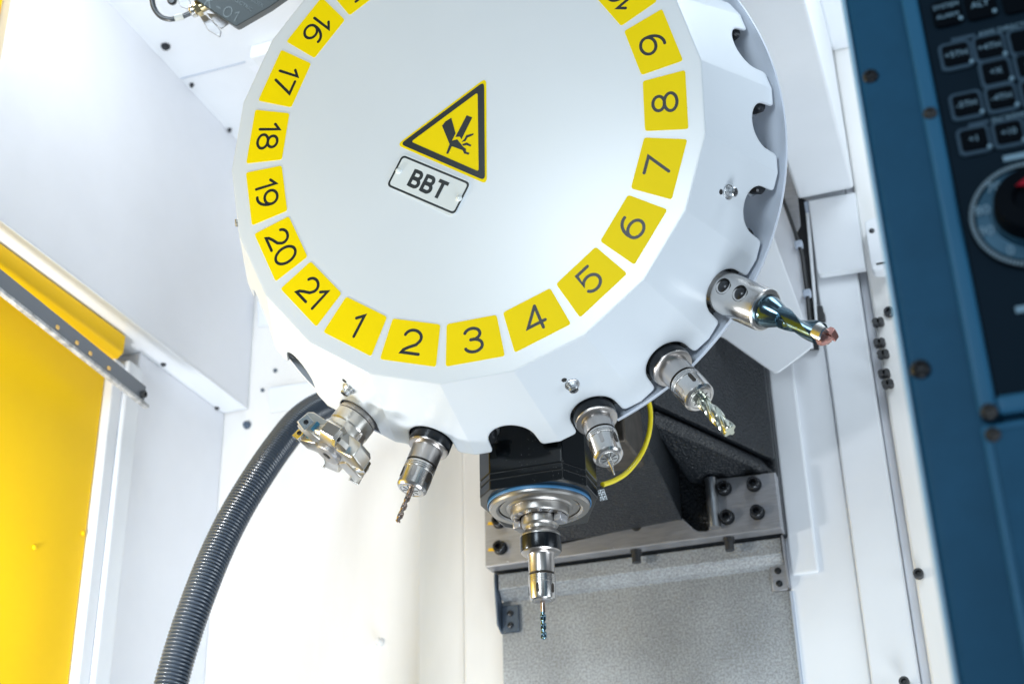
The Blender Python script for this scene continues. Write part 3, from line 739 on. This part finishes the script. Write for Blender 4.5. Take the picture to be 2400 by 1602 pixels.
# nose
MB().lathe([(.0566, .001), (.0574, -.001), (.0576, -.0024), (.0572, -.0036), (.0566, -.0036), (.0562, -.0020), (.0562, .001)], 72, cap0=False, cap1=False).build('blue_seal', BLUE, hd, smooth=60)
MB().lathe([(.0560, .002), (.0558, -.0062), (.0545, -.0084), (.0480, -.0088), (.0455, -.0070), (.0452, -.0040), (.0440, -.0038), (.0437, -.0064), (.0385, -.0066), (.0372, -.0064), (.0355, -.0082), (.0335, -.0084)], 72).build('nose_ring', NOSEST, hd, smooth=24)
MB().lathe([(.0336, -.004), (.0330, -.0085), (.0322, -.0160), (.0310, -.0176), (.0285, -.0178), (.0225, -.0178), (.0220, -.0100)], 64).build('spindle_nose', NOSEST, hd, smooth=24)
for i in range(14):
    a = 2 * PI * i / 14 + .1
    MB().lathe([(.0026, -.001), (.0026, .0012), (.0014, .0014)], 16, frame((.0268 * math.cos(a), .0268 * math.sin(a), -.0178), (0, 0, -1))).build('nose_screw', MACH if i % 5 else ZINC, hd)
for a in (-.15, PI - .15):
    mt = Matrix.Rotation(a, 4, 'Z')
    MB().box(.0200, .0305, -.0078, .0078, -.0275, -.0178, mt).build('drive_dog', MACH, hd, bevel=.002, seg=3)
# cast arm and gussets
arm = MB()
arm.hull([(-.125, .30, -.165), (.060, .30, -.150), (.083, .44, -.209), (.074, .642, -.2335), (-.125, .642, -.244), (-.125, .30, .2), (.060, .30, .2), (.070, .642, .2), (-.125, .642, .2), (.083, .44, -.15)])
W(arm, 'cast_arm', CAST, smooth=0, bevel=.008, seg=3)
gus = MB().hull([(.206, .645, -.162), (.206, .645, .2), (.206, .70, -.162), (.206, .70, .2), (.0855, .470, -.130), (.0855, .470, .2), (.030, .480, -.118), (.030, .48, .2), (.060, .70, -.118), (.050, .70, .2), (.190, .634, -.158), (.190, .634, .2)])
W(gus, 'gusset', CAST, smooth=0, bevel=.006, seg=3)
W(MB().hull([(.082, .476, -.134), (.190, .636, -.160), (.205, .650, -.182), (.205, .66, -.184), (.110, .66, -.184), (.086, .645, -.178), (.074, .490, -.150), (.10, .66, -.12)]), 'gusset_cove', CAST, smooth=0, bevel=.006, seg=3)
W(MB().box(-.212, .2075, .656, .71, -.262, .28), 'flange_casting', CAST, bevel=.004)
# small machined block between arm and housing (grey, oily)
b0 = Q(1400, 1000, 'Y', .36)
W(MB().box(b0.x - .02, b0.x + .026, .33, .42, b0.z - .022, b0.z + .05), 'oil_block', mat('oily_block', (.10, .085, .07), .35, .7, var=.4, vscale=60), bevel=.003)
# machined mounting face
pl_ = [(-.212, -.262), (.2065, -.262), (.2065, -.183), (.118, -.180), (.1115, -.186), (.1115, -.2480), (.106, -.2520), (.094, -.2505), (.088, -.2460), (.0735, -.2280), (.066, -.2265), (-.128, -.2445), (-.130, -.177), (-.212, -.176)]
W(MB().prism([(x, .638, z) for x, z in pl_], (0, .028, 0)), 'mounting_plate', MACH, smooth=0, bevel=.0016)
W(MB().cyl((.1190, .6335, -.2515), (.1190, .6335, -.181), .0085, 20), 'pad_edge', ZINC)
inv = wm(hd).inverted()
for x, z in ((-.189, -.198), (-.188, -.237), (.136, -.197), (.1765, -.197), (.136, -.238), (.177, -.237)):
    bolt('mounting_bolt', inv @ Vector((x, .638, z)), (0, -1, 0), hd, .0085, .011, None, 1.2)
PAINTY = mat('paint_mark_yellow', (.85, .50, .01), .4)
for z in (-.200, -.239):
    W(MB().prism([(-.2075, .6372, z), (-.196, .6372, z - .001), (-.195, .6372, z + .003), (-.206, .6372, z + .0045)], (0, .0006, 0)), 'paint_mark', PAINTY, smooth=0)
for x in (.004, .133): W(MB().cyl((x, .650, -.262), (x, .650, -.2795), .0062, 18).cyl((x, .650, -.262), (x, .650, -.267), .0078, 18), 'lower_screw', RUB)
for x, y in ((1460, 1206), (1350, 1221)): dot('tapped_hole', inv @ Q(x, y, 'Y', .6376), (0, -1, 0), hd, .0072, .0006, GAPSHADE)
# side plate seen between housing and wall, left
W(MB().hull([(-.112, .50, .1), (-.112, .50, -.20), (-.112, .64, -.20), (-.112, .64, .1), (-.15, .52, .1), (-.15, .52, -.165), (-.15, .64, -.19), (-.15, .64, .1)]), 'side_casting', MACH, bevel=.003)
# metal chips left on the casting and the plate edges
rc = random.Random(5); chips = MB()
for i in range(70):
    kind = i % 3
    if kind == 0: p = Vector((rc.uniform(-.20, .20), .6372, -.2615 + rc.uniform(0, .004)))
    elif kind == 1:
        t = rc.random(); p = Vector((rc.uniform(-.09, .07), .642 - .20 * t * .6, -.2400 + .022 * t)); p.z -= .001
    else: p = Vector((rc.uniform(-.19, .19), .6680, -.2650 - rc.uniform(0, .015)))
    d = Vector((rc.uniform(-1, 1), rc.uniform(-.3, .3), rc.uniform(-1, 1))).normalized() * rc.uniform(.0006, .0018)
    e = d.orthogonal().normalized() * .0004
    chips.hull([p - d - e, p + d, p + e, p + d * .3 + Vector((0, -.0006, 0))])
tag(W(chips, 'metal_chips', BRIGHT, smooth=0), kind='stuff')
# yellow air tube and its marker sleeve
tp_ = [(1470, 880, 1.66), (1490, 930, 1.66), (1490, 985, 1.65), (1474, 1035, 1.64), (1443, 1078, 1.62), (1412, 1100, 1.60), (1382, 1111, 1.58)]
ty = MB().tube(spline([atd(x * K, y * K, d) for x, y, d in tp_], 14), .0030, 16)
at_ = ty.build('air_tube', TUBEY, None, smooth=60)
tag(at_, 'bright yellow air tube looping right of the spindle housing', 'air tube')
tg = [atd((1100 + x * 400 / 2091), (960 + y * 400 / 2091), 1.575) for x, y in ((1572, 985), (1648, 965), (1692, 1095), (1604, 1118))]
nrm = (tg[1] - tg[0]).cross(tg[3] - tg[0]).normalized()
if nrm.dot(CAM - tg[0]) < 0: nrm = -nrm
tgo = MB().prism(tg, nrm * -.0006).build('marker_tag', TAG, None, smooth=0)
tag(tgo, 'small white marker tag printed 55 hanging at the yellow tube end', 'tag')
xd = (tg[0] - tg[1]).normalized(); yd_ = nrm.cross(xd)
for i, (px, py) in enumerate(((1600, 968), (1614, 1022), (1636, 1076))):
    c = atp(1100 + px * 400 / 2091, 960 + py * 400 / 2091, tg[0] + nrm * .0002, nrm)
    t = MB(); text_strokes(t, '55', .0052, .8, .0007, 0, lambda x, y, z: c + xd * x + yd_ * y + nrm * z, True, .25); t.build('numeral', INK, tgo, smooth=0, fix=False)

# -- tool held in the spindle
t3 = empty('spindle_drill', frame((SX, SY, -.342), (0, 0, -1), (CAM - Vector((SX, SY, -.34)))), 'slim collet chuck with drill clamped in the spindle, lowest tool of all', 'tool holder')
MB().lathe([(.0195, -.010), (.0206, -.004), (.0206, .0062)], 56, cap0=False).build('flange_top', BRIGHT, t3, smooth=30)
MB().lathe([(.0196, .0062), (.0196, .0074)], 56).build('groove', GROOVE, t3)
MB().lathe([(.0206, .0072), (.0206, .0152), (.0198, .0166), (.0176, .0182), (.0174, .0214), (.0180, .0222), (.0206, .0244), (.0226, .0282), (.0226, .0298)], 56, cap0=False).build('gripping_flange', NOSEST, t3, smooth=26)
MB().lathe([(.0227, .0297), (.0227, .0440), (.0218, .0462)], 56).build('black_band', BLACKB, t3, smooth=26)
MB().lathe([(.0217, .0463), (.0205, .0476), (.0180, .0484), (.0160, .0486), (.0148, .0496), (.0142, .0515), (.0141, .0700)], 56, cap0=False).build('holder_body', STEELM, t3, smooth=26)
MB().lathe([(.0132, .0698), (.0128, .0712), (.0132, .0726)], 56).build('groove', GROOVE, t3)
p = [(.0140, .0724)]
for i in range(4):
    z = .0732 + i * .0019; p += [(.0147, z), (.0147, z + .0012), (.0141, z + .0015), (.0141, z + .0018)]
p += [(.0146, .0812), (.0139, .0965), (.0134, .0988), (.0118, .1000), (.0095, .1001)]
nu = MB().lathe(p, 56, cap0=False).build('clamping_nut', STEEL, t3, smooth=24)
for i in range(5):
    mt = Matrix.Rotation(.35 + 2 * PI * i / 5, 4, 'Z') @ Matrix.Translation((.0137, 0, .0885))
    pts = list(arc(0, .0034, .0017, .0017, 0, 180, 8)) + list(arc(0, -.0034, .0017, .0017, 180, 360, 8))
    MB().prism([mt @ Vector((0, x, y)) for x, y in pts], mt.to_3x3() @ Vector((.0010, 0, 0))).build('spanner_slot', GROOVE, nu, smooth=0)
MB().lathe([(.0096, .0992), (.0088, .1004), (.003, .1004)], 36).build('collet', MACH, t3)
MB().lathe([(.0027, .098), (.0027, .1120)], 24).build('drill_shank', DRILLM, t3)
twist(MB(), .0031, .1120, .1415, 2, .0190, .55, .40, .6, .0012, 32, 80, 1.0).build('twist_drill', TEAL, t3, smooth=40)

# ================================================================== GALVANISED WAY COVER
gv = empty('way_cover', (0, .69, -.26), 'mottled galvanised sheet way cover below the spindle head', 'way cover')
WG = lambda mb, name, m, **kw: child_world(mb, name, m, gv, **kw)
WG(MB().box(-.207, .2005, .690, .699, -1.0, -.2995), 'cover_sheet', GALV)
WG(MB().prism([(-.205, .6895, -.3000), (-.205, .6810, -.2965), (-.205, .6730, -.2880), (-.205, .6690, -.2865), (-.205, .6690, -.2640), (-.205, .6990, -.2640), (-.205, .6990, -.3000)], (.404, 0, 0)), 'folded_lip', GALV, smooth=0, bevel=.0015)
WG(MB().prism([(-.2060, .664, -.2635), (-.2060, .664, -.282), (-.2060, .672, -.335), (-.2060, .6895, -.345), (-.2060, .6895, -.2635)], (-.0030, 0, 0)), 'end_bracket', OILB, smooth=0, bevel=.0008)
WG(MB().box(-.2055, -.180, .6845, .6885, -.345, -.306), 'bracket_tab', OILB, bevel=.001)
for z in (-.318, -.335): WG(MB().lathe([(.0044, 0), (.0044, .0012), (.0030, .0020)], 18, frame((-.1925, .6845, z), (0, -1, 0))), 'rivet', DARKST)
WG(MB().box(.1785, .2000, .6845, .6885, -.332, -.296), 'bracket_tab', MACH, bevel=.001)
for z in (-.305, -.3225): WG(MB().lathe([(.0046, 0), (.0046, .0012), (.0030, .0020)], 18, frame((.1885, .6845, z), (0, -1, 0))), 'rivet', DARKST)
WG(MB().prism([(.2010, .662, -.2635), (.2010, .662, -.285), (.2010, .674, -.330), (.2010, .6895, -.334), (.2010, .6895, -.2635)], (.0018, 0, 0)), 'end_bracket', MACH, smooth=0)
WG(MB().box(.2008, .2050, .680, .699, -1.0, -.335), 'edge_seal', GREYP, bevel=.001)

# ================================================================== white guard plate, cable slot
gpo = yplate('guard_plate', [J(250, 300), J(312, 590), J(577, 1318), J(330, 1502), J(-10, 1262), J(-300, 1150), J(-300, 300)], .560, WHITE, None, .003, [.004, .004, .006, .008, .004, .004, .004])
tag(gpo, 'white angled guard plate behind the insert drill', 'guard plate')
cs = empty('cable_channel', (.28, .64, .1), 'narrow dark channel with clipped cable beside the white cover plate', 'cable channel')
def WY(name, pts, Yv, m, th=.003):
    P = [at(1700 + x * 400 / 1120, 340 + y * 400 / 1120, 'Y', Yv) for x, y in pts]
    return child_world(MB().prism([(q.x, Yv, q.z) for q in P], (0, th, 0)), name, m, cs, smooth=0, bevel=.0004)
WY('channel_floor', [(440, 320), (530, 360), (615, 1180), (610, 1330), (520, 1330), (500, 900), (440, 500)], .672, GAPSHADE, .008)
WY('side_plate', [(330, 330), (375, 345), (455, 570), (505, 700), (552, 1130), (577, 1330), (300, 1330), (250, 600)], .640, LILAC, .003)
WY('steel_strip', [(360, 60), (395, 110), (475, 335), (492, 525), (462, 580), (372, 345)], .648, MACH, .003)
P = [at(1700 + x * 400 / 1120, 340 + y * 400 / 1120, 'Y', .634) for x, y in ((365, 322), (410, 440), (455, 565), (482, 655), (502, 720), (520, 850), (537, 975), (546, 1080), (552, 1150))]
child_world(MB().tube(spline(P, 8), .0028, 12), 'cable', RUB, cs)
for i in (3, 6): child_world(MB().box(P[i].x - .0055, P[i].x + .0055, .628, .640, P[i].z - .005, P[i].z + .005), 'cable_clip', GREYP, cs, bevel=.0015)

# ================================================================== DOOR SWITCH at the top left
Z8 = lambda x, y: (320 + x * .17028, y * .17028)
DS = 1.72
def zp(x, y, d=DS): return atd(*Z8(x, y), d)
sw_ = empty('limit_switch', zp(1100, 60), 'grey embossed limit switch with looped cable and brass gland at top left', 'limit switch')
def WS(mb, name, m, parent=None, **kw): return child_world(mb, name, m, parent or sw_, **kw)
P = [zp(*q) for q in ((700, -82), (1330, 345), (1360, 362), (1395, 352), (1830, 100), (2300, -230), (1500, -900))]
nS = (P[1] - P[0]).cross(P[5] - P[0]).normalized()
if nS.dot(CAM - P[0]) < 0: nS = -nS
plate = WS(MB().prism(P, nS * -.022), 'switch_body', SWITCH, smooth=0, bevel=.0008)
def emboss(txt, p0, p1, hpx, name):
    a, b = zp(*p0), zp(*p1); c = (a + b) / 2 + nS * .0002; x = (b - a).normalized(); y = nS.cross(x)
    mb = MB(); text_strokes(mb, txt, hpx * .17028 * DS / FOC, .9, .0013, 0, lambda u, v, z: c + x * u + y * v + nS * (z + .0004), True, .35)
    sh_ = [v.copy() for v in mb.v]; n0 = len(mb.v); f0 = list(mb.f)
    WS(mb, name, mat('emboss_grey', (.07, .09, .10), .3, .4) if 'emboss_grey' not in bpy.data.materials else bpy.data.materials['emboss_grey'], plate, smooth=0, fix=False)
emboss('K-01', (985, 20), (1365, 225), 150, 'embossed_letters')
cx_ = (zp(1450, 40) + zp(1450, 40)) / 2
xs = (zp(1600, 140) - zp(1380, 0)).normalized(); ys = nS.cross(xs)
for txt, q in (('ELECTRIC', (1590, 142)), ('SCHNEIDER', (1725, 78))):
    c = zp(*q) + nS * .0004 - xs * (.0048 * len(txt) * .36)
    fm = Matrix(((xs[0], ys[0], nS[0], c[0]), (xs[1], ys[1], nS[1], c[1]), (xs[2], ys[2], nS[2], c[2]), (0, 0, 0, 1)))
    font_mesh('embossed_line', txt, .0066, bpy.data.materials['emboss_grey'], plate, wm(sw_).inverted() @ fm, .0004)
# cable loop, sleeve, gland, bracket
path = [zp(x, y, 1.74) for x, y in ((205, -200), (215, 0), (245, 120), (330, 225), (440, 262), (540, 255), (640, 225), (760, 170), (850, 130))]
WS(MB().tube(spline(path, 10), .0034, 18), 'cable', HOSEM, smooth=60)
WS(MB().cyl(zp(530, 256, 1.74), zp(645, 226, 1.74), .0042, 20), 'cable_sleeve', TAG)
g0, g1 = zp(740, 175, 1.74), zp(1000, 40, 1.74); gd = (g1 - g0).normalized(); mt = frame(g0, gd)
mtl = wm(sw_).inverted() @ mt
MB().lathe([(.0060, 0), (.0082, .002), (.0085, .006), (.0070, .0075)], 24, mtl).build('gland_nut', BRIGHT, sw_)
MB().lathe([(.0098, .008), (.0098, .014)], 6, mtl).build('gland_hexagon', BRASS, sw_, smooth=20)
MB().lathe([(.0072, .014), (.0072, .030)], 24, mtl).build('gland_thread', BRASS, sw_)
for pts in ([(870, 225), (945, 200), (1080, 330), (1165, 430), (1148, 515), (985, 420), (915, 300)], [(1080, 330), (1165, 400), (1280, 320), (1100, 190), (960, 180)], [(540, -60), (700, -60), (750, 60), (700, 130), (600, 90)]):
    WS(MB().prism([zp(x, y, 1.755) for x, y in pts], nS * -.003), 'bracket', MACH, smooth=0, bevel=.0006)
dot('screw', wm(sw_).inverted() @ zp(490, 8, 1.78), nS, sw_, .006, .005)
# white cover behind the switch
cv = empty('corner_cover', Q(600, 60, 'Y', .45), 'small white corner cover hanging behind the switch and drum', 'machine cover')
p0 = Q(573, 134, 'Y', .45)
child_world(MB().box(p0.x, .0, .450, .50, p0.z, .5695), 'cover_panel', LILAC, cv, bevel=.002)
child_world(MB().box(p0.x - .0015, .0, .441, .4495, p0.z - .002, p0.z + .008), 'cover_lip', WHITE, cv, bevel=.0015)

# ================================================================== CONTROL CONSOLE, near right
CY0 = -.33
co = empty('control_console', (.50, CY0, -.75), 'dark blue control console with keys and dial in the right foreground', 'control console')
WC_ = lambda mb, name, m, parent=None, **kw: child_world(mb, name, m, parent or co, **kw)
xe = .4290
WC_(MB().box(xe, .95, CY0, CY0 + .10, -1.1, .10), 'front_panel', CONS, bevel=.004, seg=3)
WC_(MB().box(xe - .0035, xe - .0003, CY0 + .001, CY0 + .10, -1.1, .10), 'edge_highlight', mat('edge_highlight_blue', (.30, .52, .72), .35), bevel=.0012)  # pale strip paints the bright highlight along the console's left edge
ZA = lambda x, y: (2000 + x * 400 / 1045, y * 400 / 1045); ZC = lambda x, y: (2000 + x * 400 / 1045, 540 + y * 400 / 1045)
def cp(q, Yv=CY0): return at(q[0], q[1], 'Y', Yv)
fo = cp(ZC(775, 1170)); fi = cp(ZC(870, 1040))
x0, z0, x1, z1 = fo.x, fo.z, fi.x, fi.z
YF = CY0 - .008
outer = roundpoly([(x0, z0), (.94, z0), (.94, .09), (x0, .09)], .006); inner = [(x1, z1), (.90, z1), (.90, .05), (x1, .05)]
fr = MB(); fr.box(x0, x1, YF, CY0 - .0005, z0, .09); fr.box(x1 + .0003, .94, YF, CY0 - .0005, z0, z1)
WC_(fr, 'screen_frame', CONSF, bevel=.0025, seg=3)
WC_(MB().box(x1 + .0005, .93, CY0 - .0030, CY0 - .0006, z1 + .0005, .09), 'key_field', mat('key_field_slate', (.004, .013, .024), .6, spec=.05), bevel=0)
lo = cp(ZC(780, 1215)); WC_(MB().box(lo.x + .0, .94, CY0 - .006, CY0 - .0005, -1.0, lo.z), 'lower_frame', CONSF, bevel=.002)
WC_(MB().box(lo.x + .005, .93, CY0 - .0066, CY0 - .0061, -1.0, lo.z - .004), 'lower_field', CONS)
inv = wm(co).inverted()
def cscrew(q, r, Yv, m=None):
    p = inv @ cp(q, Yv); MB().lathe([(r * 1.15, -.001), (r * 1.1, r * .30), (r * .85, r * .62), (r * .5, r * .78), (r * .42, r * .72), (r * .38, r * .3)], 28, frame(p, (0, -1, 0))).build('panel_screw', m or ZINC, co, smooth=50)
cscrew(ZA(105, 470), .0048, CY0, DARKST); cscrew(ZC(410, 850), .0056, CY0, DARKST)
cscrew(ZA(470, 695), .0040, YF, RUB); cscrew(ZC(830, 1108), .0045, YF, RUB); cscrew(ZC(855, 1250), .0042, CY0 - .006, RUB)
YK = CY0 - .0031
def key(name, quad, legend, frame_on=True, two=None):
    P = [cp(ZA(*q), YK) for q in quad]; c = (P[0] + P[1] + P[2] + P[3]) / 4
    w_ = ((P[1] - P[0]).length + (P[2] - P[3]).length) / 4; h_ = ((P[3] - P[0]).length + (P[2] - P[1]).length) / 4
    def rr(w2, h2, r): return roundpoly([(c.x - w2, c.z - h2), (c.x + w2, c.z - h2), (c.x + w2, c.z + h2), (c.x - w2, c.z + h2)], r)
    k_ = WC_(MB().prism([(q.x, YK, q.y) for q in rr(w_, h_, .0045)], (0, -.0022, 0)), name, KEYF if frame_on else CONSK, bevel=.0006)
    if frame_on: WC_(MB().prism([(q.x, YK - .00225, q.y) for q in rr(w_ * .80, h_ * .76, .0028)], (0, -.0010, 0)), 'key_cap', CONSK, k_, bevel=.0004)
    fm = Matrix(((1, 0, 0, c.x), (0, 0, -1, YK - .0034), (0, 1, 0, c.z), (0, 0, 0, 1)))
    if two:
        for tx, dz, sz in two:
            f2 = fm.copy(); f2[2][3] += dz; font_mesh('legend', tx, sz, KEYT, k_, inv @ f2, .0001)
    elif legend: font_mesh('legend', legend, .0062, KEYT, k_, inv @ fm, .0001)
    WC_(MB().cyl((c.x + w_ * .82, YK - .0021, c.z - h_ * .72), (c.x + w_ * .82, YK - .0034, c.z - h_ * .72), .0014, 12), 'indicator', KEYT, k_)
def quad(x, y, w2=104, h2=86, sk=.20): return [(x - w2 + h2 * .14, y - h2 + w2 * sk), (x + w2 + h2 * .0, y - h2 - w2 * sk), (x + w2, y + h2 - w2 * sk), (x - w2, y + h2 + w2 * sk)]
key('key', quad(628, 350), '+5TH')
key('key', quad(832, 303), '+4TH')
key('key', quad(1045, 262), '')
key('key', quad(872, 455), '+X')
key('key', quad(1085, 410), '+Y')
key('key', quad(692, 655), '-5TH')
key('key', quad(905, 612), '-4TH')
key('key', quad(1118, 570), '-Z')
key('key', quad(738, 868), '+1')
key('key', quad(950, 825), '+10')
key('key', quad(1160, 785), '+100')
key('key', quad(572, 88, 92, 80), '', False, (('SYSTEM', .0045, .0050), ('ALARM', -.0038, .0046)))
key('key', quad(775, 45, 96, 80), '', False, (('ALT', 0, .0068),))
key('key', quad(1000, 5, 96, 80), '', False, ())
for x0_, y0_, x1_, y1_, tx in ((600, 250, 745, 218, 'AXIS DIRECTION'), (705, 770, 830, 745, 'INCREMENT')):
    a, b = cp(ZA(x0_, y0_), YK - .0005), cp(ZA(x1_, y1_), YK - .0005)
    WC_(MB().box(a.x, b.x, YK - .0009, YK - .0001, (a.z + b.z) / 2 - .0013, (a.z + b.z) / 2 + .0013), 'legend_bar', KEYF)
    fm = Matrix(((1, 0, 0, b.x + (.022 if tx[0] == 'A' else .016)), (0, 0, -1, YK - .0004), (0, 1, 0, (a.z + b.z) / 2), (0, 0, 0, 1)))
    font_mesh('legend', tx, .0052, KEYT, co, inv @ fm, .0001)
# override dial
dc = cp(ZA(1095, 1320), YK); left_ = cp(ZA(705, 1370), YK); rd = abs(dc.x - left_.x) * .98
dm = inv @ frame(dc, (0, -1, 0), (1, 0, 0))
dial = MB().lathe([(rd * 1.03, 0), (rd * 1.03, .0015), (rd, .003), (rd * .93, .0032), (rd * .90, .0012)], 90, dm).build('dial', CONSK, co)
MB().lathe([(rd * .90, .0012), (rd * .885, .0035), (rd * .66, .0042), (rd * .64, .010)], 90, dm, cap0=False).build('dial_ring', mat('dial_ring_blue', (.02, .08, .14), .3, .5), dial)
MB().lathe([(rd * .62, .003), (rd * .60, .020), (rd * .56, .024), (rd * .3, .025), (rd * .28, .021)], 60, dm).build('dial_knob', CONSK, dial)
tk = None
for i in range(100):
    mt = dm @ Matrix.Rotation(2 * PI * i / 100, 4, 'Z')
    if tk is None:
        tk = MB().box(rd * .93, rd * (1.0), -.0006, .0006, .0030, .0038).build('tick', mat('tick_white', (.20, .32, .42), .5), dial, smooth=0); tk.matrix_basis = mt
    else: shared('tick', tk, dial, mt)
for a, tx in ((165, '80'), (195, '90'), (235, '0'), (130, '70')):
    ar_ = math.radians(a); f2 = dm @ Matrix.Translation((rd * .79 * math.cos(ar_), rd * .79 * math.sin(ar_), .0046))
    font_mesh('dial_number', tx, .0095, KEYT, dial, f2, .0002)
f2 = cp(ZA(1035, 1115), YK - .026)
WC_(MB().prism([f2 + Vector((-.004, 0, -.002)), f2 + Vector((.012, 0, -.004)), f2 + Vector((.016, 0, .003)), f2 + Vector((.004, 0, .003))], (0, -.0012, 0)), 'red_pointer', REDM, dial, smooth=0)
a, b = cp(ZA(920, 985), YK), cp(ZA(1040, 945), YK); WC_(MB().box(a.x, b.x + .01, YK - .0008, YK, a.z - .001, a.z + .003), 'dial_mark', KEYT, dial)
a, b = cp(ZC(990, 470), YK), cp(ZC(1045, 500), YK); WC_(MB().box(a.x, b.x + .03, YK - .0008, YK, b.z, a.z), 'lower_legend', KEYT)
